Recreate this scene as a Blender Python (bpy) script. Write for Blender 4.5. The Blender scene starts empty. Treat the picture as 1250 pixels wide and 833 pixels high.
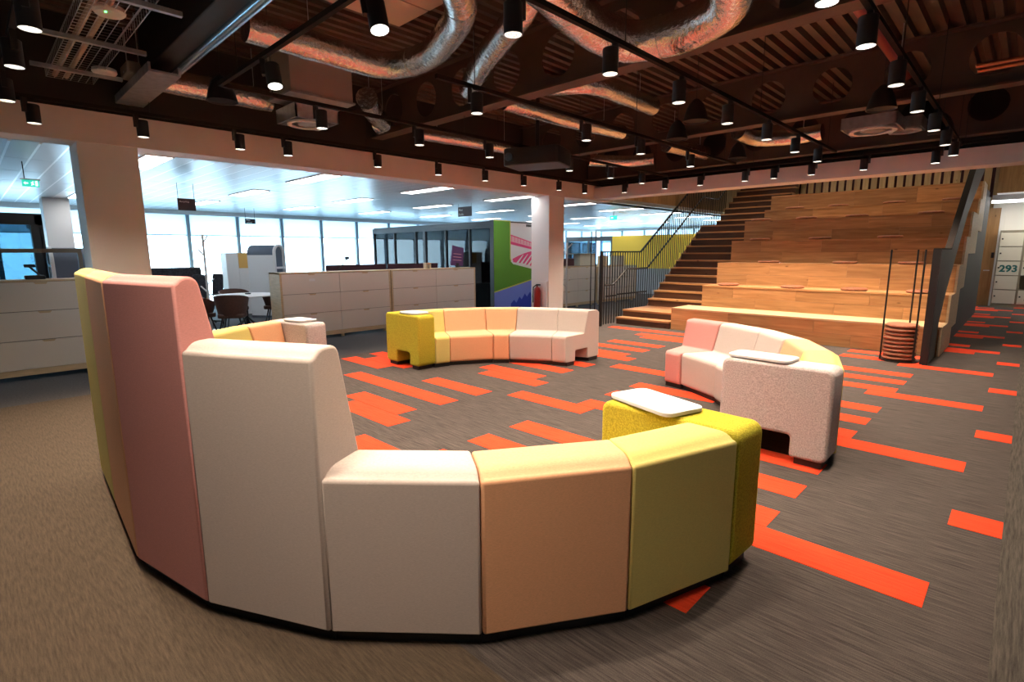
import bpy, bmesh, math, random
from mathutils import Vector, Matrix
random.seed(7)
PI = math.pi
R = math.radians
scn = bpy.context.scene
C = scn.collection

# ------------------------------------------------------------------ camera
CAM_H, F_PX = 1.549, 643.85
cd = bpy.data.cameras.new('camera')
cam = bpy.data.objects.new('camera', cd); C.objects.link(cam)
cd.sensor_fit = 'HORIZONTAL'; cd.sensor_width = 36.0
cd.lens = F_PX / 1250 * 36.0
cd.clip_start = .05; cd.clip_end = 200
PITCH, ROLL, YAW = .1658, -.0043, .7712
fw = Vector((-math.sin(YAW)*math.cos(PITCH), math.cos(YAW)*math.cos(PITCH), -math.sin(PITCH)))
r0 = Vector((math.cos(YAW), math.sin(YAW), 0)); u0 = r0.cross(fw)
rt = math.cos(ROLL)*r0 + math.sin(ROLL)*u0; up = -math.sin(ROLL)*r0 + math.cos(ROLL)*u0
m = Matrix.Identity(4)
for i in range(3):
    m[i][0], m[i][1], m[i][2] = rt[i], up[i], -fw[i]
m[0][3], m[1][3], m[2][3] = 0, 0, CAM_H
cam.matrix_world = m
scn.camera = cam

# ------------------------------------------------------------------ world, exposure
w = bpy.data.worlds.new('sky'); scn.world = w; w.use_nodes = True
bg = w.node_tree.nodes['Background']
bg.inputs[0].default_value = (.62, .86, 1.0, 1); bg.inputs[1].default_value = 13.0
scn.view_settings.view_transform = 'Standard'; scn.view_settings.look = 'None'
scn.view_settings.exposure = 0.0; scn.view_settings.gamma = 1.0
SPOT_W, SPOT_COL = 195.0, (1.0, .80, .62)
PANEL_E = 12.0

# daylight portals in the two glazed walls
def portal(loc, rot, sx, sy):
    l = bpy.data.lights.new('window_portal', 'AREA'); l.shape = 'RECTANGLE'; l.size = sx; l.size_y = sy
    l.cycles.is_portal = True
    o = bpy.data.objects.new('window_portal', l); C.objects.link(o); o.location = loc; o.rotation_euler = rot
portal((-17.3, 9, 1.6), (0, -PI/2, 0), 2.6, 28)
portal((-12.3, 24.3, 1.6), (-PI/2, 0, 0), 10, 2.6)

# ------------------------------------------------------------------ materials
M = {}
def _n(nt, t, **kw):
    n = nt.nodes.new(t)
    for k, v in kw.items(): setattr(n, k, v)
    return n
def mat(name, col, rough=.6, metal=0., noise=None, var=.25, bump=0., emit=0., spec=.5, stretch=(1,1,1), sheen=0., coat=0.):
    """principled material; noise = scale of a colour / relief noise laid in object space"""
    if name in M: return M[name]
    ma = bpy.data.materials.new(name); ma.use_nodes = True; nt = ma.node_tree
    b = nt.nodes['Principled BSDF']
    b.inputs['Base Color'].default_value = (*col, 1); b.inputs['Roughness'].default_value = rough
    b.inputs['Metallic'].default_value = metal
    b.inputs['Specular IOR Level'].default_value = spec
    if sheen: b.inputs['Sheen Weight'].default_value = sheen
    if coat: b.inputs['Coat Weight'].default_value = coat
    if emit:
        b.inputs['Emission Color'].default_value = (*col, 1); b.inputs['Emission Strength'].default_value = emit
    if noise:
        tc = _n(nt, 'ShaderNodeTexCoord'); mp = _n(nt, 'ShaderNodeMapping')
        mp.inputs['Scale'].default_value = stretch
        nt.links.new(tc.outputs['Object'], mp.inputs[0])
        no = _n(nt, 'ShaderNodeTexNoise'); no.inputs['Scale'].default_value = noise; no.inputs['Detail'].default_value = 4
        nt.links.new(mp.outputs[0], no.inputs['Vector'])
        if var:
            cr = _n(nt, 'ShaderNodeValToRGB')
            cr.color_ramp.elements[0].position = .3; cr.color_ramp.elements[1].position = .7
            cr.color_ramp.elements[0].color = (*[c*(1-var) for c in col], 1)
            cr.color_ramp.elements[1].color = (*[min(1, c*(1+var)) for c in col], 1)
            nt.links.new(no.outputs[0], cr.inputs[0]); nt.links.new(cr.outputs[0], b.inputs['Base Color'])
        if bump:
            bp = _n(nt, 'ShaderNodeBump'); bp.inputs['Strength'].default_value = bump; bp.inputs['Distance'].default_value = .01
            nt.links.new(no.outputs[0], bp.inputs['Height']); nt.links.new(bp.outputs[0], b.inputs['Normal'])
    M[name] = ma
    return ma
def carpet(name, c1, c2, sx, sy, scale=6., rot=0.):
    """loop-pile carpet: streaks drawn out along one direction plus fine pile"""
    ma = bpy.data.materials.new(name); ma.use_nodes = True; nt = ma.node_tree; b = nt.nodes['Principled BSDF']
    b.inputs['Roughness'].default_value = .95; b.inputs['Specular IOR Level'].default_value = .15
    tc = _n(nt, 'ShaderNodeTexCoord'); mp = _n(nt, 'ShaderNodeMapping')
    mp.inputs['Scale'].default_value = (sx, sy, 1); mp.inputs['Rotation'].default_value = (0, 0, rot)
    nt.links.new(tc.outputs['Object'], mp.inputs[0])
    a = _n(nt, 'ShaderNodeTexNoise'); a.inputs['Scale'].default_value = scale; a.inputs['Detail'].default_value = 6; a.inputs['Roughness'].default_value = .7
    nt.links.new(mp.outputs[0], a.inputs['Vector'])
    f = _n(nt, 'ShaderNodeTexNoise'); f.inputs['Scale'].default_value = 260; f.inputs['Detail'].default_value = 2
    nt.links.new(tc.outputs['Object'], f.inputs['Vector'])
    mx = _n(nt, 'ShaderNodeMath', operation='ADD'); h = _n(nt, 'ShaderNodeMath', operation='MULTIPLY'); h.inputs[1].default_value = .35
    nt.links.new(f.outputs[0], h.inputs[0]); nt.links.new(a.outputs[0], mx.inputs[0]); nt.links.new(h.outputs[0], mx.inputs[1])
    cr = _n(nt, 'ShaderNodeValToRGB'); cr.color_ramp.elements[0].position = .47; cr.color_ramp.elements[1].position = .87
    cr.color_ramp.elements[0].color = (*c1, 1); cr.color_ramp.elements[1].color = (*c2, 1)
    nt.links.new(mx.outputs[0], cr.inputs[0]); nt.links.new(cr.outputs[0], b.inputs['Base Color'])
    bp = _n(nt, 'ShaderNodeBump'); bp.inputs['Strength'].default_value = .4; bp.inputs['Distance'].default_value = .004
    nt.links.new(mx.outputs[0], bp.inputs['Height']); nt.links.new(bp.outputs[0], b.inputs['Normal'])
    M[name] = ma; return ma
def wood(name, c1, c2, along='x', rough=.45, per_obj=.18):
    """board wood: grain along one axis, a few knots, each board a little different in tone"""
    ma = bpy.data.materials.new(name); ma.use_nodes = True; nt = ma.node_tree; b = nt.nodes['Principled BSDF']
    b.inputs['Roughness'].default_value = rough
    tc = _n(nt, 'ShaderNodeTexCoord'); oi = _n(nt, 'ShaderNodeObjectInfo')
    off = _n(nt, 'ShaderNodeVectorMath', operation='ADD')
    sc_ = _n(nt, 'ShaderNodeVectorMath', operation='SCALE'); sc_.inputs['Scale'].default_value = 37.
    cmb = _n(nt, 'ShaderNodeCombineXYZ')
    for i in range(3): nt.links.new(oi.outputs['Random'], cmb.inputs[i])
    nt.links.new(cmb.outputs[0], sc_.inputs[0]); nt.links.new(tc.outputs['Object'], off.inputs[0]); nt.links.new(sc_.outputs[0], off.inputs[1])
    mp = _n(nt, 'ShaderNodeMapping')
    s = {'x': (.7, 9, 9), 'y': (9, .7, 9), 'z': (9, 9, .7)}[along]; mp.inputs['Scale'].default_value = s
    nt.links.new(off.outputs[0], mp.inputs[0])
    a = _n(nt, 'ShaderNodeTexNoise'); a.inputs['Scale'].default_value = 2.2; a.inputs['Detail'].default_value = 6; a.inputs['Distortion'].default_value = .6
    nt.links.new(mp.outputs[0], a.inputs['Vector'])
    cr = _n(nt, 'ShaderNodeValToRGB'); cr.color_ramp.elements[0].position = .3; cr.color_ramp.elements[1].position = .68
    cr.color_ramp.elements[0].color = (*c1, 1); cr.color_ramp.elements[1].color = (*c2, 1)
    nt.links.new(a.outputs[0], cr.inputs[0])
    # knots
    mk = _n(nt, 'ShaderNodeMapping'); mk.inputs['Scale'].default_value = {'x': (1, 2.2, 2.2), 'y': (2.2, 1, 2.2), 'z': (2.2, 2.2, 1)}[along]
    nt.links.new(off.outputs[0], mk.inputs[0])
    v = _n(nt, 'ShaderNodeTexVoronoi'); v.inputs['Scale'].default_value = 2.6
    nt.links.new(mk.outputs[0], v.inputs['Vector'])
    kr = _n(nt, 'ShaderNodeValToRGB'); kr.color_ramp.elements[0].position = .03; kr.color_ramp.elements[1].position = .11
    kr.color_ramp.elements[0].color = (.35, .3, .27, 1); kr.color_ramp.elements[1].color = (1, 1, 1, 1)
    nt.links.new(v.outputs['Distance'], kr.inputs[0])
    mu = _n(nt, 'ShaderNodeMix', data_type='RGBA', blend_type='MULTIPLY'); mu.inputs[0].default_value = 1
    nt.links.new(cr.outputs[0], mu.inputs[6]); nt.links.new(kr.outputs[0], mu.inputs[7])
    hs = _n(nt, 'ShaderNodeHueSaturation')
    ma_ = _n(nt, 'ShaderNodeMapRange'); ma_.inputs[3].default_value = 1-per_obj; ma_.inputs[4].default_value = 1+per_obj
    nt.links.new(oi.outputs['Random'], ma_.inputs[0]); nt.links.new(ma_.outputs[0], hs.inputs['Value'])
    nt.links.new(mu.outputs[2], hs.inputs['Color']); nt.links.new(hs.outputs[0], b.inputs['Base Color'])
    M[name] = ma; return ma
def glass(name, tint, gloss=.12):
    ma = bpy.data.materials.new(name); ma.use_nodes = True; nt = ma.node_tree
    nt.nodes.remove(nt.nodes['Principled BSDF']); out = nt.nodes['Material Output']
    t = _n(nt, 'ShaderNodeBsdfTransparent'); t.inputs[0].default_value = (*tint, 1)
    g = _n(nt, 'ShaderNodeBsdfGlossy'); g.inputs['Roughness'].default_value = .03
    fr = _n(nt, 'ShaderNodeFresnel'); fr.inputs[0].default_value = 1.45
    mx = _n(nt, 'ShaderNodeMixShader')
    nt.links.new(fr.outputs[0], mx.inputs[0]); nt.links.new(t.outputs[0], mx.inputs[1]); nt.links.new(g.outputs[0], mx.inputs[2])
    nt.links.new(mx.outputs[0], out.inputs[0]); M[name] = ma; return ma
def translucent(name, col):
    ma = bpy.data.materials.new(name); ma.use_nodes = True; nt = ma.node_tree
    nt.nodes.remove(nt.nodes['Principled BSDF']); out = nt.nodes['Material Output']
    t = _n(nt, 'ShaderNodeBsdfTranslucent'); t.inputs[0].default_value = (*col, 1)
    d = _n(nt, 'ShaderNodeBsdfDiffuse'); d.inputs[0].default_value = (*col, 1)
    mx = _n(nt, 'ShaderNodeMixShader'); mx.inputs[0].default_value = .3
    nt.links.new(t.outputs[0], mx.inputs[1]); nt.links.new(d.outputs[0], mx.inputs[2]); nt.links.new(mx.outputs[0], out.inputs[0])
    M[name] = ma; return ma

def fabric(n, c): return mat(n, c, .85, noise=90, var=.09, bump=.06, spec=.2, stretch=(1, 1, 6))
fabric('grey_fabric', (.53, .46, .42)); fabric('peach_fabric', (.80, .43, .24)); fabric('yellow_fabric', (.68, .57, .19))
fabric('pink_fabric', (.60, .275, .255))
mat('yellow_felt', (.50, .44, .045), .95, noise=120, var=.28, bump=.3, spec=.1)
mat('grey_felt', (.52, .465, .455), .95, noise=110, var=.25, bump=.3, spec=.1)
mat('black', (.012, .012, .013), .5); mat('black_metal', (.015, .014, .014), .45, .3)
mat('dark_metal', (.05, .045, .042), .5, .5)
mat('white_plastic', (.82, .82, .82), .35); mat('white_paint', (.84, .82, .80), .6)
mat('plaster', (.84, .76, .71), .8, noise=4, var=.03)
mat('matt_black', (.02, .017, .015), .95, spec=.05); mat('black_soffit', (.02, .015, .013), .8); mat('steel_paint', (.07, .045, .033), .7, noise=3, var=.15)
mat('deck_metal', (.095, .064, .047), .5, .35, noise=2, var=.25)
mat('foil', (.88, .85, .81), .16, 1., noise=26, var=.12, bump=1.)
mat('galvanised', (.55, .56, .58), .4, .8, noise=14, var=.15)
mat('grey_box', (.42, .38, .36), .6); mat('beige_board', (.52, .44, .36), .7)
mat('bronze', (.16, .13, .10), .4, .6)
mat('drawer_front', (.76, .71, .64), .5); mat('ply', (.62, .48, .30), .55, noise=5, var=.12, stretch=(1, 1, 8))
mat('drawer_gap', (.16, .14, .12), .8)
mat('ceiling_metal', (.62, .66, .70), .32, .2); mat('ceiling_grid', (.97, .98, 1.), .3, .75)
mat('light_panel', (1., 1., 1.), .5, emit=PANEL_E); mat('lens', (1., .95, .88), .4, emit=3.)
mat('mullion', (.36, .47, .56), .5, .1)
mat('brown_leather', (.10, .045, .032), .55, noise=30, var=.15); mat('dark_fabric', (.035, .036, .045), .9, noise=25, var=.6)
mat('white_board', (.86, .88, .9), .15); mat('slate_felt', (.12, .15, .2), .9)
mat('locker_cream', (.66, .62, .50), .5); mat('locker_frame', (.28, .24, .17), .5); mat('teal', (.02, .13, .125), .5)
mat('amber', (.75, .45, .12), .6); mat('maroon', (.07, .02, .03), .5); mat('sign_brown', (.06, .035, .04), .5)
mat('lettering_white', (.85, .85, .85), .6)
mat('exit_green', (.02, .42, .30), .5, emit=1.6); mat('exit_white', (.75, 1., .9), .5, emit=1.6)
mat('blind_grey', (.34, .35, .36), .8); mat('mural_green', (.10, .30, .03), .6); mat('mural_blue', (.17, .25, .75), .6); mat('mural_deep_blue', (.015, .05, .50), .6)
mat('mural_pink', (.80, .08, .24), .6); mat('mural_white', (.78, .77, .78), .6); mat('mural_lime', (.55, .58, .12), .6)
mat('mural_pale', (.80, .45, .52), .6)
mat('yellow_panel', (.88, .58, .05), .6); mat('extinguisher_red', (.24, .012, .012), .35)
mat('purple', (.09, .03, .13), .5); mat('led_green', (.1, 1., .2), .5, emit=6.)
mat('ground_pale', (.5, .52, .53), .9); mat('navy_wall', (.012, .018, .026), .6); mat('frame_slate', (.035, .042, .05), .5); mat('soft_white', (.80, .77, .70), .7)
mat('grey_panel', (.10, .105, .11), .6); mat('cushion_brown', (.30, .105, .05), .6, noise=20, var=.2)
mat('silver_bar', (.45, .62, .75), .25, .9)
mat('vase_gold', (.5, .33, .14), .5)
carpet('carpet_main', (.027, .023, .021), (.118, .099, .089), .7, 17)
carpet('carpet_red', (.64, .042, .014), (.84, .080, .028), .7, 13)
carpet('carpet_brown', (.055, .041, .028), (.115, .086, .060), 1.6, 17, 6, R(-58))
carpet('carpet_edge', (.034, .030, .026), (.115, .102, .086), 15, .8)
carpet('carpet_office', (.045, .045, .048), (.088, .088, .094), 8, 8)
wood('oak', (.36, .175, .065), (.56, .30, .125)); wood('oak_pale', (.60, .40, .21), (.78, .56, .33))
wood('oak_dark', (.20, .085, .035), (.34, .155, .065)); wood('oak_wall', (.45, .25, .10), (.60, .36, .16), 'z')
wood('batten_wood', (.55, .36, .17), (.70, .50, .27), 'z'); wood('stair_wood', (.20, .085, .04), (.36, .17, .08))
wood('riser_wood', (.05, .02, .010), (.10, .042, .02)); wood('door_wood', (.34, .17, .06), (.46, .25, .10), 'z')
glass('clear_glass', (.93, .97, 1.)); glass('smoked_glass', (.52, .66, .76))
glass('booth_glass', (.16, .26, .31)); translucent('blind_cloth', (.86, .93, .97))

# ------------------------------------------------------------------ geometry helpers
class MB:
    def __init__(s): s.v, s.f, s.mi = [], [], []
    def add(s, vs, fs, mi=0):
        o = len(s.v); s.v += [tuple(v) for v in vs]; s.f += [tuple(i+o for i in f) for f in fs]; s.mi += [mi]*len(fs); return s
    def box(s, x0, x1, y0, y1, z0, z1, mi=0):
        return s.add([(x0,y0,z0),(x1,y0,z0),(x1,y1,z0),(x0,y1,z0),(x0,y0,z1),(x1,y0,z1),(x1,y1,z1),(x0,y1,z1)],
                     [(3,2,1,0),(4,5,6,7),(0,1,5,4),(1,2,6,5),(2,3,7,6),(3,0,4,7)], mi)
    def beam(s, a, b, wx, wy, mi=0):
        """rectangular bar from a to b, wx wide sideways, wy the other way"""
        a, b = Vector(a), Vector(b); d = (b-a).normalized()
        q = Vector((0,0,1)) if abs(d.z) < .95 else Vector((1,0,0))
        x = d.cross(q).normalized()*wx/2; y = x.cross(d).normalized()*wy/2
        return s.add([a-x-y, a+x-y, a+x+y, a-x+y, b-x-y, b+x-y, b+x+y, b-x+y],
                     [(3,2,1,0),(4,5,6,7),(0,1,5,4),(1,2,6,5),(2,3,7,6),(3,0,4,7)], mi)
    def tube(s, pts, r, n=10, mi=0, caps=True):
        pts = [Vector(p) for p in pts]; rs = r if isinstance(r, (list, tuple)) else [r]*len(pts)
        t0 = (pts[1]-pts[0]).normalized(); q = Vector((0,0,1)) if abs(t0.z) < .9 else Vector((1,0,0))
        x = t0.cross(q).normalized(); o = len(s.v)
        for i, p in enumerate(pts):
            t = ((pts[min(i+1,len(pts)-1)]-p).normalized() + (p-pts[max(i-1,0)]).normalized()).normalized()
            x = (x - t*x.dot(t)).normalized(); y = t.cross(x)
            for k in range(n):
                a = 2*PI*k/n; s.v.append(tuple(p + (x*math.cos(a)+y*math.sin(a))*rs[i]))
        for i in range(len(pts)-1):
            for k in range(n):
                s.f.append((o+i*n+k, o+i*n+(k+1)%n, o+(i+1)*n+(k+1)%n, o+(i+1)*n+k)); s.mi.append(mi)
        if caps:
            s.f.append(tuple(o+k for k in reversed(range(n)))); s.mi.append(mi)
            e = o+(len(pts)-1)*n; s.f.append(tuple(e+k for k in range(n))); s.mi.append(mi)
        return s
    def lathe(s, prof, n=20, c=(0,0,0), mi=0):
        """profile of (radius, height) turned about a vertical axis at c"""
        o = len(s.v)
        for (r, z) in prof:
            for k in range(n):
                a = 2*PI*k/n; s.v.append((c[0]+r*math.cos(a), c[1]+r*math.sin(a), c[2]+z))
        for i in range(len(prof)-1):
            for k in range(n):
                s.f.append((o+i*n+k, o+i*n+(k+1)%n, o+(i+1)*n+(k+1)%n, o+(i+1)*n+k)); s.mi.append(mi)
        if prof[0][0] > 1e-4: s.f.append(tuple(o+k for k in reversed(range(n)))); s.mi.append(mi)
        e = o+(len(prof)-1)*n
        if prof[-1][0] > 1e-4: s.f.append(tuple(e+k for k in range(n))); s.mi.append(mi)
        return s
    def prism(s, poly, fn, a, b, mi=0):
        """2-D polygon carried from a to b by fn(u, v, w) -> point"""
        n = len(poly); A = [fn(u, v, a) for u, v in poly]; B = [fn(u, v, b) for u, v in poly]
        return s.add(A+B, [tuple(reversed(range(n))), tuple(range(n, 2*n))] + [(i, (i+1) % n, n+(i+1) % n, n+i) for i in range(n)], mi)
    def build(s, name, mats, parent=None, smooth=True, bevel=0., seg=2, angle=35., loc=None):
        me = bpy.data.meshes.new(name); me.from_pydata(s.v, [], s.f)
        mats = mats if isinstance(mats, (list, tuple)) else [mats]
        for x in mats: me.materials.append(M[x] if isinstance(x, str) else x)
        if len(mats) > 1: me.polygons.foreach_set('material_index', s.mi)
        bm = bmesh.new(); bm.from_mesh(me); bmesh.ops.remove_doubles(bm, verts=bm.verts, dist=1e-5)
        bmesh.ops.recalc_face_normals(bm, faces=bm.faces)
        bm.to_mesh(me); bm.free()
        if smooth:
            me.polygons.foreach_set('use_smooth', [True]*len(me.polygons)); me.set_sharp_from_angle(angle=R(angle))
        o = bpy.data.objects.new(name, me); C.objects.link(o)
        if parent: o.parent = parent
        if loc: o.location = loc
        if bevel:
            bv = o.modifiers.new('bevel', 'BEVEL'); bv.width = bevel; bv.segments = seg; bv.limit_method = 'ANGLE'; bv.angle_limit = R(50)
            bv.harden_normals = False
        return o
def tag(o, label=None, cat=None, group=None, kind=None):
    if label: o['label'] = label
    if cat: o['category'] = cat
    if group: o['group'] = group
    if kind: o['kind'] = kind
    return o
def thing(name, label, cat, loc=(0,0,0), rz=0., group=None):
    o = bpy.data.objects.new(name, None); C.objects.link(o); o.location = loc; o.rotation_euler = (0,0,rz); o.empty_display_size = .1
    return tag(o, label, cat, group)
def struct(name, mb, mats, parent=None, **kw):
    o = mb.build(name, mats, parent, **kw)
    if not parent: o['kind'] = 'structure'
    return o
def dup(root, loc, rz=None, label=None, group=None):
    r = root.copy(); C.objects.link(r); r.location = loc
    if rz is not None: r.rotation_euler = (0, 0, rz)
    if label: r['label'] = label
    if group: r['group'] = group
    for ch in root.children:
        c = ch.copy(); C.objects.link(c); c.parent = r
        for g in ch.children:
            d = g.copy(); C.objects.link(d); d.parent = c
    return r
def copy_part(o, parent, loc):
    c = o.copy(); C.objects.link(c); c.parent = parent; c.location = loc; return c
def rrect(x0, x1, y0, y1, r, n=4):
    pts = []
    for cx, cy, a0 in ((x1-r, y0+r, -90), (x1-r, y1-r, 0), (x0+r, y1-r, 90), (x0+r, y0+r, 180)):
        for k in range(n+1):
            a = R(a0+90*k/n); pts.append((cx+r*math.cos(a), cy+r*math.sin(a)))
    return pts
def text(body, size, material, parent, loc, rot, name='lettering', align='LEFT', ex=.001, bold=0.):
    cu = bpy.data.curves.new(name, 'FONT'); cu.body = body; cu.size = size; cu.extrude = ex; cu.align_x = align; cu.offset = size*bold
    cu.materials.append(M[material]); o = bpy.data.objects.new(name, cu); C.objects.link(o)
    bpy.context.view_layer.update()
    me = bpy.data.meshes.new_from_object(o.evaluated_get(bpy.context.evaluated_depsgraph_get()))
    bpy.data.objects.remove(o); o = bpy.data.objects.new(name, me); C.objects.link(o)
    if not me.materials: me.materials.append(M[material])
    o.parent = parent; o.location = loc; o.rotation_euler = rot; return o
ORD = ['first','second','third','fourth','fifth','sixth','seventh','eighth','ninth','tenth','eleventh','twelfth','thirteenth','fourteenth']

# ------------------------------------------------------------------ the setting: floor
XL, XB = -7.40, .06           # edges of the main carpet
fl = MB()
def quad(x0, x1, y0, y1, mi): fl.add([(x0,y0,0),(x1,y0,0),(x1,y1,0),(x0,y1,0)], [(0,1,2,3)], mi)
quad(XL, XB, 1.2, 20.2, 0); quad(XL, XB, -6, 1.2, 1); quad(XB, 4, -6, 20.2, 2); quad(-17.3, XL, -6, 24.3, 3); quad(XL, 4, 20.2, 24.3, 3)
floor = struct('floor', fl, ['carpet_main', 'carpet_brown', 'carpet_edge', 'carpet_office'], smooth=False)
# red planks of the carpet: 1 m x 25 cm, the layout repeats every 2 m
pat = {0.0: [(-3.97,-2.97), (-1.90,-.90), (-6.95,-5.95)], .25: [(-3.2,-2.2), (-7.25,-6.4)], .5: [(-5.,-4.)],
       .75: [(-5.25,-4.25), (-3.2,-2.2), (-1.15,-.17)], 1.0: [(-1.90,-.91)], 1.25: [(-6.2,-5.2), (-5.2,-4.2), (-3.2,-2.2)],
       1.5: [(-1.90,-.90)], 1.75: [(-5.2,-4.2), (-7.2,-6.2), (-.17,.06)]}
plank_mesh = {}
for base in range(0, 20, 2):
    for off, segs in pat.items():
        y = base+off
        if y < 1.9 or y > 19.9: continue
        segs = segs+({.5: [(-.95, -.45)], 1.25: [(-.95, -.55)]}.get(off, []) if y > 10.2 else [])
        for x0, x1 in segs:
            if y > 9.6 and x1 < -1.2: continue
            L = round(x1-x0, 2)
            if L not in plank_mesh:
                plank_mesh[L] = MB().box(0, L, .002, .248, 0, .003)
                o = plank_mesh[L].build('carpet_plank', 'carpet_red', floor, smooth=False, loc=(x0, y, 0)); plank_mesh[L] = o
            else: copy_part(plank_mesh[L], floor, (x0, y, 0))

# ------------------------------------------------------------------ ceilings, walls
CZ = 2.75
oc = MB().box(-17.3, -7.95, -6, 24.3, CZ, CZ+.1)
oc.box(-7.95, -7.45, 11.2, 24.3, CZ, CZ+.1)
ceil_office = struct('ceiling_office', oc, 'ceiling_grid', smooth=False)
tile = None
LIGHT_Y = [1.85+2.27*k for k in range(0, 9)]; LIGHT_X = [(-9.17,-7.83), (-11.97,-10.63), (-14.77,-13.43)]
def lit(x0, y): return any(abs(x0-a) < .1 for a, _ in LIGHT_X) and any(abs(y+.125-ly) < .24 for ly in LIGHT_Y)
rest = MB()
for i in range(7):
    x1 = -7.80-1.4*i; x0 = x1-1.4
    for k in range(-12, 96):
        y = .0+.25*k
        if lit(x0+.03, y): continue
        if i < 3 and -1 < y < 9:
            if tile is None: tile = MB().box(.018, 1.382, .012, .238, -.002, .0).build('ceiling_tile', 'ceiling_metal', ceil_office, smooth=False, loc=(x0, y, CZ))
            else: copy_part(tile, ceil_office, (x0, y, CZ))
        else: rest.box(x0+.018, x1-.018, y+.012, y+.238, CZ-.002, CZ)
rest.build('ceiling_tiles', 'ceiling_metal', ceil_office, smooth=False)['kind'] = 'stuff'
pl = None; n_l = 0
for j, (x0, x1) in enumerate(LIGHT_X):
    for k, ly in enumerate(LIGHT_Y):
        where = ['nearest the open lounge', 'over the middle of the office', 'nearest the windows'][j]
        lab = f'{ORD[k]} flush white ceiling light in the row {where}'
        if pl is None:
            pl = thing('ceiling_light', lab, 'light', (x0, ly-.14, CZ), group='office ceiling light panels')
            MB().box(0, 1.34, 0, .28, -.012, .0).build('diffuser', 'light_panel', pl, smooth=False)
            f = MB(); f.box(-.015, 1.355, -.015, 0, -.016, .02); f.box(-.015, 1.355, .28, .295, -.016, .02); f.box(-.015, 0, 0, .28, -.016, .02); f.box(1.34, 1.355, 0, .28, -.016, .02)
            f.build('frame', 'white_paint', pl, smooth=False)
        else: dup(pl, (x0, ly-.14, CZ), label=lab)

# bulkheads: plaster downstands around the open ceiling
struct('bulkhead_left', MB().box(-7.95, -7.45, -6, 11.2, CZ, 3.08), 'plaster', smooth=False)
struct('bulkhead_back', MB().box(-7.45, 4, 10.42, 10.85, CZ+.02, 3.03), 'plaster', smooth=False)
struct('wall_upper_left', MB().box(-7.95, -7.5, -6, 10.8, 3.08, 4.3), 'black_soffit', smooth=False)
uw = struct('wall_void', MB().box(-7.95, -7.5, 11.2, 20.4, CZ, 7.), 'oak_wall', smooth=False)
for k in range(45):
    y = 11.22+.2*k
    if k == 0: bd = MB().box(0, .025, 0, .192, 0, 4.1).build('board', 'oak_wall', uw, smooth=False, loc=(-7.5, y, CZ+.01))
    else: copy_part(bd, uw, (-7.5, y, CZ+.01))
struct('wall_back', MB().box(-17.3, 4, -6.2, -6, 0, 4.3), 'plaster', smooth=False)
struct('wall_right', MB().box(4, 4.2, -6, 24.3, 0, 7.), 'plaster', smooth=False)
struct('column_near', MB().box(-7.98, -7.47, 1.0, 1.55, 0, CZ), 'white_paint', bevel=.006)
struct('column_far', MB().box(-7.98, -7.47, 8.84, 9.35, 0, CZ), 'white_paint', bevel=.006)
for k, y in enumerate((1.32, 16.6)):
    struct('column_window' + ('' if k == 0 else '.%03d' % k), MB().box(-15.6, -15.1, y, y+.45, 0, CZ), 'white_paint', bevel=.006)

# window walls
def window_wall(name, p0, p1, step, z0=.0, z1=2.68):
    """glazed wall from p0 to p1 (x, y) with mullions, transoms, panes and half-drawn blinds as parts"""
    p0, p1 = Vector((*p0, 0)), Vector((*p1, 0)); d = (p1-p0); L = d.length; d.normalize(); q = Vector((-d.y, d.x, 0))
    def bx(mb, a, b, t0, t1, za, zb): return mb.prism([(a, za), (b, za), (b, zb), (a, zb)], lambda u, v, ww: p0+d*u+q*ww+Vector((0, 0, v)), t0, t1)
    fr = MB(); bx(fr, 0, L, -.05, .05, z0, z0+.08); 
    root = struct(name, fr, 'mullion', smooth=False)
    bx(MB(), 0, L, -.05, .05, z1-.05, 2.86).build('head', 'white_paint', root, smooth=False)
    n = int(L/step)
    for k in range(n+1):
        a = min(k*step, L)
        bx(MB(), a-.045, a+.045, -.07, .07, z0+.08, z1-.05).build('mullion', 'mullion', root, smooth=False)
        if k < n:
            bx(MB(), a+.045, a+step-.045, -.012, .0, z0+.08, z1-.05).build('pane', 'clear_glass', root, smooth=False)
            bx(MB(), a+.05, a+step-.05, .03, .036, 2.08, z1-.05).build('blind', 'blind_cloth', root, smooth=False)
            bx(MB(), a+.05, a+step-.05, .02, .046, 2.055, 2.08).build('blind_bar', 'mullion', root, smooth=False)
    return root
window_wall('window_1', (-17., 24.), (-17., -6.), 1.3)
window_wall('window_2', (-7.5, 24.), (-17., 24.), 1.3)
struct('wall_corridor_north', MB().box(-7.5, 4, 24, 24.2, 0, 7.), 'oak_wall', smooth=False)
# bright strip of low buildings and lawn far outside the glass
struct('ground_outside', MB().box(-90, -17.4, -60, 90, -4.3, -4.), 'ground_pale', smooth=False)

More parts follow.
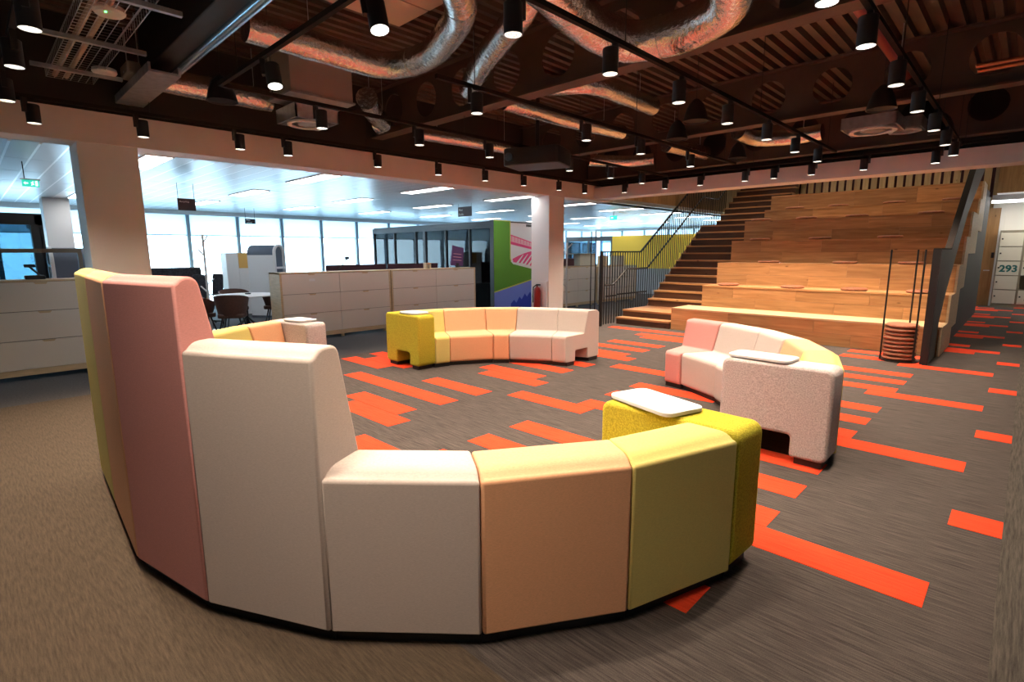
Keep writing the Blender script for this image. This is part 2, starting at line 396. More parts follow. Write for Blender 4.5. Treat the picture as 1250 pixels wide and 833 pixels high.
# steel deck over the lounge, ribbed, with cellular beams
DZ = 3.98
dk = struct('ceiling_deck', MB().box(-7.5, 4, -6, 10.85, DZ+.06, DZ+.16), 'deck_metal', smooth=False)
rib = None
for k in range(74):
    x = -7.4+.152*k
    if rib is None:
        rib = MB().prism([(0,.06), (.02,0), (.08,0), (.10,.06)], lambda u, v, ww: (u, ww, v), -6, 10.8).build('deck_rib', 'deck_metal', dk, smooth=False, loc=(x, 0, DZ))
    else: copy_part(rib, dk, (x, 0, DZ))
struct('ceiling_void', MB().box(-7.9, 4, 10.85, 24, 7., 7.1), 'steel_paint', smooth=False)
struct('wall_void_front', MB().box(-7.5, 4, 10.7, 10.85, 3.03, 7.), 'black_soffit', smooth=False)
def cell_beam(name, label, y, x0, x1, z0, z1, hole_x, rad):
    root = thing(name, label, 'beam', (x0, y, z0))
    L = x1-x0; h = z1-z0
    MB().box(0, L, -.1, .1, 0, .022).build('bottom_flange', 'steel_paint', root, smooth=False)
    MB().box(0, L, -.1, .1, h-.022, h).build('top_flange', 'steel_paint', root, smooth=False)
    # web: one bay per hole, the hole cut out as an octagon-like ring of quads
    wb = MB(); edges = [0]+[(a+b)/2-x0 for a, b in zip(hole_x, hole_x[1:])]+[L]
    zc = h/2; n = 24
    for hx, e0, e1 in zip(hole_x, edges, edges[1:]):
        cx = hx-x0
        ring_i, ring_o = [], []
        for k in range(n):
            a = 2*PI*k/n; c, s_ = math.cos(a), math.sin(a)
            ring_i.append((cx+rad*c, zc+rad*s_))
            t = min(((e1-cx) if c > 0 else (cx-e0))/max(abs(c), 1e-6), (zc-.022)/max(abs(s_), 1e-6))
            ring_o.append((cx+t*c, zc+t*s_))
        for yy in (-.006, .006):
            vs = [(u, yy, v) for u, v in ring_i+ring_o]
            wb.add(vs, [(k, (k+1) % n, n+(k+1) % n, n+k) for k in range(n)])
            crn = [(e0, .022), (e1, .022), (e1, h-.022), (e0, h-.022)]
            for q in crn:
                # corner triangles between the fan and the bay's corner
                ks = sorted(range(n), key=lambda k: (ring_o[k][0]-q[0])**2+(ring_o[k][1]-q[1])**2)
                c_, s_ = q[0]-cx, q[1]-zc; ang = math.atan2(s_, c_) % (2*PI); k0 = int(ang/(2*PI/n)) % n
                wb.add([(ring_o[k0][0], yy, ring_o[k0][1]), (q[0], yy, q[1]), (ring_o[(k0+1) % n][0], yy, ring_o[(k0+1) % n][1])], [(0, 1, 2)])
        wb.add([(u, -.006, v) for u, v in ring_i]+[(u, .006, v) for u, v in ring_i], [(k, (k+1) % n, n+(k+1) % n, n+k) for k in range(n)])
    wb.build('web', 'steel_paint', root, angle=30)
    return root
BX = [-7.0+.78*k for k in range(14)]
cell_beam('cellular_beam', 'brown steel beam with round holes, nearest of three over the sofas', 4.72, -7.5, 4, 3.30, DZ, BX, .225)
cell_beam('cellular_beam', 'middle brown steel beam with round holes, above the far curved sofas', 8.05, -7.5, 4, 3.30, DZ, [x+.25 for x in BX], .225)
cell_beam('cellular_beam', 'brown steel beam with round holes closest to the wooden tiers', 10.25, -7.5, 4, 3.17, DZ, [x+.1 for x in BX], .225)

# ------------------------------------------------------------------ curved modular sofas
S_W, W_W, DEP, TH = .62, .613, .76, R(15)
def arc(cx, cy, r, a0, a1, n=5): return [(cx+r*math.cos(R(a0+(a1-a0)*k/n)), cy+r*math.sin(R(a0+(a1-a0)*k/n))) for k in range(n+1)]
def module_profile(h):
    """side outline of one seat module: u = depth from the outer face, v = height"""
    p = [(.012, .05), (0, .065)]
    t = .335-.205*(h-.42); rb = min(.05, t*.42)   # the back thins towards its top
    ra = min(.085, t*.55); p += [(0, h-ra*.43)] + arc(ra, h-ra, ra, 138, 90, 4) + arc(t-rb, h-rb, rb, 90, 12)
    p += [(.335, .45)] + [(.345, .425), (.37, .42)]
    p += arc(.715, .375, .045, 90, 0) + [(.752, .10)] + arc(.722, .08, .03, 0, -90, 3)
    p += [(.54, .05)] + arc(.52, .18, .02, 0, 90, 2) + arc(.28, .18, .02, 90, 180, 2) + [(.26, .05)]
    return p
def arm_profile():
    p = arc(.06, .11, .06, 270, 180)+arc(.055, .68, .055, 180, 90)+arc(.725, .68, .055, 90, 0)+arc(.72, .11, .06, 0, -90)
    p += [(.55, .05)]+arc(.53, .19, .025, 0, 90, 3)+arc(.28, .19, .025, 90, 180, 3)+[(.255, .05)]
    return p
def sofa(label, start, heading, mods, tablet):
    """mods: list of (kind, colour, height); kind S straight, W wedge (turns 30 degrees), A arm"""
    P = Vector((*start, 0)); h = R(heading)
    xs = [P.copy()]; q = P.copy(); hh = h
    for k, _, _, *ln in mods:
        if k == 'S': q = q+(ln[0] if ln else S_W)*Vector((math.cos(hh), math.sin(hh), 0))
        elif k == 'W': q = q+W_W*Vector((math.cos(hh+TH), math.sin(hh+TH), 0)); hh += 2*TH
        else: q = q+.28*Vector((math.cos(hh), math.sin(hh), 0))
        xs.append(q.copy())
    ctr = sum(xs, Vector())/len(xs)
    root = thing('modular_sofa', label, 'sofa', ctr)
    for (k, colr, ht, *ln) in mods:
        wd = ln[0] if ln else S_W if k == 'S' else W_W if k == 'W' else .28
        fh = h+TH if k == 'W' else h; tn = math.tan(TH) if k == 'W' else 0
        e = Vector((math.cos(fh), math.sin(fh), 0)); inn = Vector((-e.y, e.x, 0)); mid = P+e*wd/2-ctr
        g = .0025
        def fn(u, v, s): return mid + e*(s*(wd/2-u*tn-g)) + inn*u + Vector((0, 0, v))
        if k == 'A':
            o = MB().prism(arm_profile(), fn, -1, 1).build('armrest', colr, root, bevel=.03, seg=3, angle=40)
            o['label'] = 'mottled '+colr.split('_')[0]+' felt armrest'
            for u0, u1 in ((.04, .22), (.58, .72)):
                MB().prism([(u0, 0), (u1, 0), (u1, .052), (u0, .052)], lambda u, v, s: mid+e*(s*(wd/2-.03))+inn*u+Vector((0,0,v)), -1, 1).build('plinth', 'black', o, smooth=False)
            tb = tablet
            a = R(tb[2]); ca, sa = math.cos(a), math.sin(a)
            t = MB().prism(rrect(-tb[4]/2, tb[4]/2, -tb[3]/2, tb[3]/2, .05), lambda u, v, z: mid+inn*(tb[0]+u*ca-v*sa)+e*(tb[1]+u*sa+v*ca)+Vector((0,0,z)), .742, .764)
            t.prism(rrect(-.05, .05, -.05, .05, .03), lambda u, v, z: mid+inn*(tb[0]+u)+e*(tb[1]*.5+v)+Vector((0,0,z)), .735, .742)
            t.build('tablet', 'white_plastic', root, bevel=.006)['label'] = 'white writing tablet'
        else:
            o = MB().prism(module_profile(ht), fn, -1, 1).build('seat_module', colr, root, bevel=.012, seg=3, angle=38)
            o['label'] = ('tall ' if ht > 1.3 else 'mid-height ' if ht > 1 else 'low ')+colr.split('_')[0]+' seat section with its back'
            for u0, u1 in ((.035, .23), (.57, .72)):
                MB().prism([(u0, 0), (u1, 0), (u1, .052), (u0, .052)], fn, -1, 1).build('plinth', 'black', o, smooth=False)
        P = P+e*wd; h += 2*TH if k == 'W' else 0
    return root
Y_, P_, K_, G_ = 'yellow_fabric', 'peach_fabric', 'pink_fabric', 'grey_fabric'
LO, MID_, HI = .735, 1.20, 1.46
sofa('large curved sofa stepping down from tall pink back to low yellow arm', (-4.575, .508), -3,
     [('S', Y_, HI, .74), ('S', P_, HI, .82), ('W', K_, HI, .64), ('S', G_, MID_), ('W', G_, LO), ('S', P_, LO), ('W', Y_, LO), ('A', 'yellow_felt', 0)], (.52, -.01, 14, .27, .46))
sofa('low curved sofa with yellow felt arm in front of the drawer cabinets', (-4.41, 6.37), 180,
     [('W', G_, LO), ('S', G_, LO), ('W', P_, LO), ('S', P_, LO), ('W', Y_, LO), ('A', 'yellow_felt', 0)], (.50, 0, 0, .25, .38))
sofa('low curved sofa with mottled grey felt arm and pink end seat by the wooden tiers', (-.87, 4.08), 91,
     [('A', 'grey_felt', 0), ('W', Y_, LO), ('S', P_, LO), ('W', G_, LO), ('S', G_, LO), ('W', K_, LO)], (.52, 0, 3, .25, .46))
sofa('low curved sofa mostly hidden behind the tall pink back, with pale grey felt arm', (-6.78, 2.86), 278,
     [('A', 'grey_felt', 0), ('W', P_, LO), ('S', Y_, LO), ('W', G_, LO)], (.45, 0, 0, .24, .40))

# ------------------------------------------------------------------ wooden seating tiers
TX0, TX1 = -4.8, -.84
am = thing('seating_tiers', 'stepped oak seating tiers with a pale front bench beside the staircase', 'bleachers', (-3, 9.88, 0))
L_ = lambda x: x+3.0; D_ = lambda y: y-9.88
tiers = [(9.88, 0, .44, -5.1), (10.60, .44, .87, TX0), (11.28, .87, 1.32, TX0), (11.96, 1.32, 1.79, TX0), (12.64, 1.79, 2.24, TX0), (13.85, 2.24, 2.55, TX0), (14.25, 2.55, 2.91, TX0)]
for i, (y, z0, z1, x0) in enumerate(tiers):
    yn = tiers[i+1][0] if i < 6 else 15.2
    rows = 2 if z1-z0 > .4 else 1
    hgt = (z1-.03-z0)/rows
    for r in range(rows):
        xs = [x0] + sorted(x0+(TX1-x0)*f for f in ((.27, .61, .86) if (i+r) % 2 else (.16, .45, .74))) + [TX1]
        for a, b in zip(xs, xs[1:]):
            MB().box(L_(a)+.0015, L_(b)-.0015, D_(y), D_(y)+.03, z0+hgt*r+.0015, z0+hgt*(r+1)-.0015).build('board', 'oak', am, smooth=False)
    MB().box(L_(x0)+.01, L_(TX1)-.01, D_(y)+.031, D_(y)+.045, z0+.001, z1-.031).build('backing', 'black', am, smooth=False)
    MB().box(L_(x0), L_(TX1), D_(y)-.006, D_(yn)+.03, z1-.03, z1).build('seat_top', 'oak_pale' if i == 0 else 'oak', am, smooth=False)
    MB().box(L_(x0), L_(x0)+.03, D_(y)+.03, D_(yn)+.6*(i > 0), max(0, z0-.9), z1-.03).build('side_board', 'oak', am, smooth=False)
# cream ply stringer closing the right-hand ends, stepped above and below
st = MB(); pts_t = []; pts_b = []
for i, (y, z0, z1, x0) in enumerate(tiers):
    pts_t += [(y, z0), (y, z1)]
pts_t += [(15.2, 2.91)]
pts_b = [(9.88, 0), (10.9, 0)] + [(q+.0, z) for q, z in ((11.3, .25), (11.3, .45), (12.1, .75), (12.1, .95), (12.9, 1.25), (12.9, 1.5), (14.0, 1.9), (14.0, 2.2), (15.2, 2.4))]
for i, (y, z0, z1, x0) in enumerate(tiers):
    yn = tiers[i+1][0] if i < 6 else 15.2
    lo = [0, .0, .3, .9, 1.5, 1.5, 1.95][i]
    st.box(L_(TX1), L_(TX1)+.03, D_(y), D_(yn), lo, z1)
st.build('end_panel', 'ply', am, smooth=False)
MB().box(L_(-5.0), L_(TX1)-.05, D_(10.95), D_(15.2), 0, .42).build('carcass', 'black', am, smooth=False)
# dark balustrade wall on the right-hand edge
bal = thing('balustrade_panel', 'solid black balustrade panel rising along the right edge of the wooden tiers', 'balustrade', (-.895, 9.05, 0))
MB().prism([(0, 0), (.10, 0), (.10, 1.57), (0, 1.57)], lambda u, v, s: (s, u, v), -.045, .045).build('end_post', 'black', bal, smooth=False)
MB().prism([(.10, 0), (.83, 0), (.83, .5), (1.35, .98), (3.2, 2.2), (6.2, 3.4), (6.2, 4.2), (4.6, 3.62), (1.25, 1.57), (.10, 1.57)], lambda u, v, s: (s, u, v), -.035, .035).build('panel', 'grey_panel', bal, smooth=False)
MB().prism([(0, 1.57), (1.25, 1.57), (4.6, 3.62), (6.2, 4.2), (6.2, 4.215), (4.6, 3.64), (1.24, 1.585), (0, 1.585)], lambda u, v, s: (s, u, v), -.042, .042).build('capping', 'matt_black', bal, smooth=False)
struct('wall_under_tiers', MB().box(-.94, -.85, 11.3, 17.6, 0, .3).box(-.94, -.85, 12.0, 17.6, .3, .9).box(-.94, -.85, 12.7, 17.6, .9, 1.5).box(-.94, -.85, 14.0, 17.6, 1.5, 1.95).box(-.94, -.85, 15.2, 17.6, 1.95, 2.9), 'navy_wall', smooth=False)

# scatter cushions lying on the tiers
def cushion_mb(r, t): return MB().lathe([(.001, 0), (r*.84, .0), (r*.96, t*.2), (r, t*.5), (r*.96, t*.8), (r*.84, t), (.001, t*1.03)], 22)
cm = None
rows_c = [('second', 10.85, .87, [-4.37, -3.16, -2.16, -1.22]), ('third', 11.52, 1.32, [-3.84, -2.48, -1.47]), ('fourth', 12.18, 1.79, [-4.28, -3.11, -1.93]),
          ('fifth', 12.86, 2.24, [-4.52, -3.58, -2.64, -1.44]), ('sixth', 14.04, 2.55, [-4.18, -3.27, -2.22, -1.22])]
for nm, y, z, xs in rows_c:
    for k, x in enumerate(xs):
        lab = f'brown round floor cushion on the {nm} wooden tier, {ORD[k]} from the staircase'
        if cm is None: cm = cushion_mb(.205, .05).build('cushion', 'cushion_brown', loc=(x, y, z)); o = cm
        else: o = cm.copy(); C.objects.link(o); o.location = (x, y, z)
        tag(o, lab, 'cushion', 'round cushions on the wooden tiers')
# stack of cushions in a rod rack
rk = thing('cushion_rack', 'black rack of three tall rods holding a stack of round cushions', 'rack', (-1.2, 9.2, 0))
MB().lathe([(.235, .0), (.235, .018), (.001, .018)], 24).build('base', 'black_metal', rk)
for a in (200, 75, 325):
    MB().tube([(.222*math.cos(R(a)), .222*math.sin(R(a)), .01), (.222*math.cos(R(a)), .222*math.sin(R(a)), 1.57)], .011, 8).build('rod', 'black_metal', rk)
for k in range(9):
    o = cm.copy(); C.objects.link(o); o.location = (-1.2+random.uniform(-.008, .008), 9.2+random.uniform(-.008, .008), .019+.0575*k); o.scale = (.99, .99, 1.08)
    tag(o, f'brown round cushion in the rod rack, {ORD[k]} up from the floor', 'cushion', 'round cushions stacked in the rod rack')

# ------------------------------------------------------------------ staircase with its balustrade
sc = thing('staircase', 'dark timber staircase climbing between the black balusters and wooden tiers', 'staircase', (-5.6, 9.88, 0))
SX0, SX1 = -6.38, -4.8
X_ = lambda x: x+5.6
def step(x0, x1, y0, y1, z0, z1):
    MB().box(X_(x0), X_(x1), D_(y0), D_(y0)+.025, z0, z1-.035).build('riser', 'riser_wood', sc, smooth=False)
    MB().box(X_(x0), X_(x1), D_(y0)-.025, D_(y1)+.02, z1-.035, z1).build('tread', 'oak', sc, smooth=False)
step(SX0, -5.11, 9.86, 10.12, 0, .15); step(SX0, -5.11, 10.12, 10.62, .15, .30)
MB().box(X_(SX0), X_(SX1), D_(10.60), D_(11.25), .265, .299).build('landing', 'stair_wood', sc, smooth=False)
RISE = (2.24-.30)/11
for k in range(11):
    y = 11.2+.258*k; step(SX0, SX1, y, y+.258, .30+RISE*k, .30+RISE*(k+1))
MB().box(X_(SX0), X_(SX1), D_(14.0), D_(14.78), 2.2, 2.239).build('landing', 'stair_wood', sc, smooth=False)
for k in range(9):
    y = 14.75+.258*k; step(SX0, SX1, y, y+.258, 2.24+RISE*k, 2.24+RISE*(k+1))
MB().prism([(11.2, 0), (11.2, .30), (13.9, 2.2), (14.75, 2.2), (17.2, 3.9), (17.2, 3.6), (14.85, 1.95), (14.0, 1.95), (11.6, .0)], lambda u, v, s: (X_(s), D_(u), v), SX0-.05, SX0).build('stringer', 'oak_dark', sc, smooth=False)
struct('floor_upper', MB().box(-7.5, -.8, 17.0, 24, 3.75, 3.9), 'oak_wall', smooth=False)
br = thing('stair_balustrade', 'black metal balustrade of vertical bars along the staircase', 'balustrade', (-6.42, 9.3, 0))
def topz(y): return 1.56 if y < 10.85 else 1.56+(y-10.85)*.665
def botz(y):
    if y < 9.86: return 0.02
    if y < 10.12: return .15
    if y < 11.2: return .30
    if y < 14.0: return .30+RISE*(int((y-11.2)/.258)+1)
    if y < 14.75: return 2.24
    return 2.24+RISE*(int((y-14.75)/.258)+1)
bmesh_bar = None; y = 9.42
MB().box(-.03, .03, -.03, .03, 0, 1.57).build('post', 'black_metal', br, smooth=False)
while y < 15.4:
    MB().box(-.008, .008, y-9.3-.008, y-9.3+.008, botz(y), topz(y)).build('baluster', 'black_metal', br, smooth=False); y += .098
tr = MB(); pr_ = [(0, 1.56), (1.55, 1.56), (6.1, 1.56+4.55*.665)]
for a, b in zip(pr_, pr_[1:]): tr.beam((0, a[0], a[1]), (0, b[0], b[1]), .035, .03)
tr.build('top_rail', 'black_metal', br, smooth=False)
MB().tube([(.09, y_-9.3, z_) for y_, z_ in ((9.3, .87), (9.62, .87), (10.14, 1.19), (11.0, 1.19), (13.75, 2.98), (14.7, 2.98), (15.4, 3.42))], .02, 8).build('handrail', 'dark_metal', br)
lr = MB(); lr.beam((0, .2, .62), (0, .56, .62), .03, .03); lr.beam((0, .62, .64), (0, 1.85, .64), .03, .03); lr.build('low_rail', 'black_metal', br, smooth=False)
po = thing('slim_pole_stand', 'pair of slim black poles standing behind the flat end of the balustrade', 'stand', (-6.95, 9.75, 0))
MB().lathe([(.16, 0), (.16, .015), (.001, .015)], 20).build('base', 'black_metal', po)
for dx in (-.06, .06): MB().tube([(dx, 0, .01), (dx, 0, 2.0)], .012, 8).build('pole', 'black_metal', po)

# slatted timber screen high behind the tiers
sl = thing('slat_screen', 'pale vertical timber slat screen high behind the wooden tiers', 'screen', (-5.9, 17.0, 2.8))
MB().box(0, 5.1, .05, .09, 0, 2.7).build('backing', 'maroon', sl, smooth=False)
b0 = None
for k in range(27):
    if b0 is None: b0 = MB().box(.02, .15, 0, .04, 0, 2.7).build('slat', 'batten_wood', sl, smooth=False)
    else: copy_part(b0, sl, (.188*k, 0, 0))
MB().box(3.6, 5.1, -.03, 0, .86, .91).build('rail', 'maroon', sl, smooth=False)

# ------------------------------------------------------------------ corridor on the right: timber fascia, lockers, door
struct('wall_corridor_end', MB().box(-.9, 4, 20.3, 20.5, 0, 3.0), 'soft_white', smooth=False)
struct('bulkhead_corridor', MB().box(-.8, 4, 18.6, 18.7, 3.0, 7.), 'oak_wall', smooth=False)
struct('ceiling_corridor', MB().box(-.8, 4, 18.7, 20.3, 3.0, 3.05), 'soft_white', smooth=False)
sd = thing('strip_light', 'long white strip light on the wall above the cream lockers', 'light', (.6, 19.3, 2.80))
l = bpy.data.lights.new('lamp', 'AREA'); l.shape = 'RECTANGLE'; l.size = 3.8; l.size_y = .06; l.energy = 45; l.color = (1, .93, .82)
lo = bpy.data.objects.new('lamp', l); C.objects.link(lo); lo.parent = sd; lo.location = (.45, -.06, -.01); 
MB().box(-1.5, 2.4, -.03, .05, 0, .06).build('tube', 'light_panel', sd, smooth=False); MB().box(-1.5, 2.4, -.04, .05, .06, .2).build('housing', 'white_paint', sd, smooth=False)
dr = struct('door_1', MB().box(-1.15, -.72, 20.22, 20.29, 0, 2.72), 'door_wood', smooth=False)
MB().tube([(-.80, 20.20, 1.0), (-.80, 20.15, 1.0), (-.92, 20.15, 1.0)], .014, 8).build('handle', 'galvanised', dr)
MB().box(-.80, -.74, 20.20, 20.22, 1.35, 1.5).build('lock_plate', 'black', dr, smooth=False)
struct('trim_1', MB().box(-.72, -.62, 20.2, 20.3, 0, 2.75), 'soft_white', smooth=False)
LW = .51
def locker_bank(x, label, opened=()):
    lk = thing('locker_column', label, 'lockers', (x, 20.0, 0), group='cream locker columns')
    fr = MB(); fr.box(0, LW, -.0, .28, 0, .09); fr.box(0, LW, 0, .28, 2.05, 2.10); fr.box(0, .02, 0, .28, .09, 2.05); fr.box(LW-.02, LW, 0, .28, .09, 2.05); fr.box(.02, LW-.02, .25, .28, .09, 2.05)
    for k in range(1, 5): fr.box(.02, LW-.02, .02, .25, .09+.392*k-.008, .09+.392*k+.008)
    fr.build('frame', 'locker_frame', lk, smooth=False)
    for k in range(5):
        if k in opened: continue
        d = MB().box(.024, LW-.024, -.012, .012, .09+.392*k+.012, .09+.392*(k+1)-.012).build('door', 'locker_cream', lk, smooth=False)
        MB().box(.05, .085, -.024, -.012, .09+.392*k+.19, .09+.392*k+.23).build('lock', 'dark_metal', d, smooth=False)
    return lk
l1 = locker_bank(-.67, 'cream locker column with the teal number 293, next to the timber door')
text('293', .25, 'teal', l1, (LW/2+.015, -.0125, .09+.392*2+.105), (PI/2, 0, 0), align='CENTER', ex=.002, bold=.035)
l2 = locker_bank(-.67+LW, 'cream locker column with one open compartment, cut by the picture edge', opened=(1,))
text('30', .24, 'dark_metal', l2, (LW/2+.02, -.0125, .09+.105), (PI/2, 0, 0), align='CENTER', ex=.002, bold=.035)
for k in range(2, 6): locker_bank(-.67+LW*k, f'cream locker column, {ORD[k]} from the timber door')

# ------------------------------------------------------------------ track lighting
TZ = 3.05
def track(label, a, b):
    t = thing('lighting_track', label, 'track', (*a, TZ), group='black lighting tracks')
    d = (b[0]-a[0], b[1]-a[1]); L = math.hypot(*d)
    MB().beam((0, 0, .018), (*d, .018), .036, .036).build('rail', 'matt_black', t, smooth=False)
    n = max(2, int(L/2.4)+1)
    for k in range(n):
        f_ = (.45+(k*(L-.9)/(n-1)))/L
        if a[1]+d[1]*f_ < 10.6: MB().tube([(d[0]*f_, d[1]*f_, .036), (d[0]*f_, d[1]*f_, DZ-TZ)], .004, 6).build('hanger_rod', 'black_metal', t)
    return t
track('black lighting track along the left plaster bulkhead', (-7.15, -1.5), (-7.15, 10.15))
track('black lighting track along the back plaster bulkhead before the tiers', (-7.15, 10.15), (-.4, 10.15))
track('black lighting track next to the one on the left bulkhead, passing the projector', (-5.45, 1.84), (-5.45, 10.1))
track('short black lighting track beginning beyond the nearest holed beam, over the sofa circle', (-3.88, 3.06), (-3.88, 9.6))
track('black lighting track running out over the small grey-armed sofa', (-2.34, .42), (-2.34, 9.6))
track('black lighting track nearest the corridor, over the carpet edge', (-.90, .42), (-.90, 10.3))
track('black cross track joining the ends of the long tracks beside the silver duct', (-5.45, 1.82), (-.90, 1.82))
track('black cross track nearest the camera under the wire cable tray', (-7.15, .42), (.6, .42))
proto = None
def spot(x, y, label, side=(0., .045), tilt=(0., 0.), group='track spotlights', power=SPOT_W, z=TZ, lean=0):
    global proto
    # thing's base sits on the track; driver box, then a cylinder head hanging beside it
    if proto is None:
        proto = thing('track_spotlight', label, 'spotlight', (x, y, z), group=group)
        MB().box(-.018, .018, -.02, .02, -.13, .0).build('stem', 'black', proto, smooth=False)
        hd = MB().lathe([(.053, -.225), (.057, -.225), (.057, -.055), (.053, -.05), (.001, -.05)], 18, (0, .062, 0)).build('head', 'black', proto)
        MB().lathe([(.046, -.2235), (.001, -.2235)], 18, (0, .062, 0)).lathe([(.053, -.225), (.046, -.2235)], 18, (0, .062, 0)).build('lens', 'lens', hd)
        l = bpy.data.lights.new('lamp', 'SPOT'); l.energy = power; l.color = SPOT_COL; l.spot_size = R(118); l.spot_blend = 1.; l.shadow_soft_size = .035
        lo = bpy.data.objects.new('lamp', l); C.objects.link(lo); lo.parent = proto; lo.location = (0, .062, -.235)
        r = proto
    else:
        r = dup(proto, (x, y, z), label=label, group=group)
    r.rotation_euler = (tilt[0], tilt[1], side[0])
    if lean:
        for ch in r.children:
            if ch.type == 'LIGHT':
                ch.data = lean_data(ch.data); ch.rotation_euler = (Matrix.Rotation(-side[0], 3, 'Z') @ Matrix.Rotation(R(-lean), 3, 'Y')).to_euler()
    return r
_ld = []
def lean_data(d):
    if not _ld: _ld.append(d.copy()); _ld[0].spot_size = R(80)
    return _ld[0]
def spots(rail, pts, side=0., lean=0, start='from the near end'):
    for k, (x, y) in enumerate(pts):
        spot(x, y, f'{ORD[k]} black spotlight {start} of the track {rail}', side=(side + random.uniform(-.25, .25), 0), lean=lean)
spots('passing the projector', [(-5.45, y) for y in (2.72, 3.95, 5.1, 6.85, 8.0, 9.05)], R(-60))
spots('over the sofa circle', [(-3.88, y) for y in (3.45, 5.15, 6.35, 7.8)], R(-40))
spots('above the small grey-armed sofa', [(-2.34, y) for y in (2.5, 3.5, 4.55, 5.6, 6.7, 7.78, 8.8)], R(180))
spots('nearest the corridor', [(-.90, y) for y in (3.36, 4.2, 5.3, 6.4, 7.5, 8.6, 9.6)], R(180))
for k, (x, tl) in enumerate(((-4.48, .25), (-2.98, .25), (-1.7, .0))):
    spot(x, 1.82, f'{ORD[k]} tilted black spotlight on the cross track beside the silver duct', side=(R(-30), 0), tilt=(tl*.5, -tl))
spots('along the left bulkhead', [(-7.15, y) for y in (.6, 1.5, 2.5, 3.1, 4.45, 5.6, 6.65, 7.65, 8.75, 9.6)], R(15), lean=22)
spots('beneath the cable tray', [(x, .42) for x in (-6.25, -5.1, -4.2, -3.1, -2.0, -.9)], R(90), start='from the bulkhead end')
for k, x in enumerate((-6.4, -5.45, -4.7, -3.85, -3.35, -2.75, -2.0, -1.1)):
    spot(x, 10.15, f'{ORD[k]} black spotlight from the left on the track before the wooden tiers', side=(R(80), 0))
# unseen lamps added in the high space to brighten the upper tiers
for i, (x, y) in enumerate(((-4., 12.6), (-2., 12.6), (-4., 14.2), (-2., 14.2), (-5.6, 13.), (0.6, 13.), (0.6, 16.8), (-4.2, 15.9), (-1.9, 15.9))):
    dl = thing('fill_light', f'added round white fill light, unseen above the tiers, {ORD[i]} from the stairs side', 'light', (x, y, 6.98))
    MB().lathe([(.09, -.04), (.12, -.04), (.12, .02)], 18).build('ring', 'white_paint', dl); MB().lathe([(.09, -.03), (.001, -.03)], 18).build('lens', 'lens', dl)
    l = bpy.data.lights.new('lamp', 'SPOT'); l.energy = 260; l.color = (1, .78, .55); l.spot_size = R(80); l.spot_blend = .6; l.shadow_soft_size = .09
    lo = bpy.data.objects.new('lamp', l); C.objects.link(lo); lo.parent = dl; lo.location = (0, 0, -.06)

# ------------------------------------------------------------------ ducts and services under the deck
def smooth_path(pts, rad=.25, n=5):
    pts = [Vector(p) for p in pts]; out = [pts[0]]
    for a, b, c in zip(pts, pts[1:], pts[2:]):
        d0, d1 = (b-a), (c-b); r = min(rad, d0.length*.45, d1.length*.45); p0 = b-d0.normalized()*r; p1 = b+d1.normalized()*r
        for k in range(n+1):
            t = k/n; out.append(p0*(1-t)**2+b*2*t*(1-t)+p1*t*t)
    out.append(pts[-1]); return out
def duct(label, pts, r, bands=True, rad=.3):
    root = thing('foil_duct', label, 'duct', pts[0], group='silver foil ducts')
    path = [p-Vector(pts[0]) for p in smooth_path(pts, rad)]
    # finer rings with slight wrinkling of the foil
    fine = [path[0]]
    for a, b in zip(path, path[1:]):
        n = max(1, int((b-a).length/.06))
        fine += [a.lerp(b, (k+1)/n) for k in range(n)]
    rs = [r*(1+random.uniform(-.025, .025)) for _ in fine]
    MB().tube(fine, rs, 20).build('sleeve', 'foil', root, angle=60)
    if bands:
        for k in range(8, len(fine)-1, 16):
            d = (fine[k+1]-fine[k]).normalized()
            MB().tube([fine[k]-d*.025, fine[k]+d*.025], r*1.04, 20).build('tape_band', 'foil', root, angle=60)
    for f_ in (.2, .8):
        p = fine[int(len(fine)*f_)]; zt = DZ-pts[0][2]
        if zt-p.z-r > .02: MB().tube([(p.x, p.y, p.z+r*.9), (p.x, p.y, zt)], .004, 6).build('hanger_rod', 'galvanised', root)
    return root
duct('silver foil duct from the black screen box bending round beside the beige ceiling unit', [(-5.1, 1.95, 3.50), (-5.05, 3.36, 3.46), (-4.45, 3.46, 3.46), (-3.55, 3.10, 3.48), (-3.2, 2.7, 3.5)], .13)
duct('short silver foil duct rising past the first round hole of the nearest holed beam', [(-4.98, 4.42, 3.47), (-4.28, 3.99, 3.50), (-3.45, 3.62, 3.55), (-2.9, 3.4, 3.7)], .125)
duct('largest silver foil duct, U-shaped, in front of the nearest holed beam', [(-2.62, 2.9, 3.42), (-2.80, 3.85, 3.36), (-2.72, 4.28, 3.34), (-2.25, 4.38, 3.34), (-1.78, 4.22, 3.36), (-1.62, 3.7, 3.50), (-1.6, 3.2, 3.6)], .165, rad=.35)
duct('straight silver duct low behind the bell pendant, near the left bulkhead', [(-7.0, 1.72, 3.42), (-6.98, 2.9, 3.42)], .13)
duct('curved silver duct hooking round under the round white air diffuser', [(-6.1, 3.72, 3.44), (-6.72, 4.22, 3.42), (-6.86, 4.45, 3.4), (-6.98, 4.4, 3.38)], .13)
duct('long straight silver duct beyond the nearest holed beam, above the projector', [(-4.95, 4.95, 3.42), (-4.98, 6.2, 3.42), (-4.85, 7.5, 3.42)], .105)
duct('dim bent duct behind the second holed beam span', [(-4.6, 5.4, 3.62), (-4.12, 5.7, 3.62), (-4.15, 7.2, 3.62)], .12)
duct('short silver duct stub passing through the middle holed beam', [(-4.75, 8.75, 3.38), (-4.66, 9.4, 3.38), (-4.6, 9.95, 3.38)], .12)
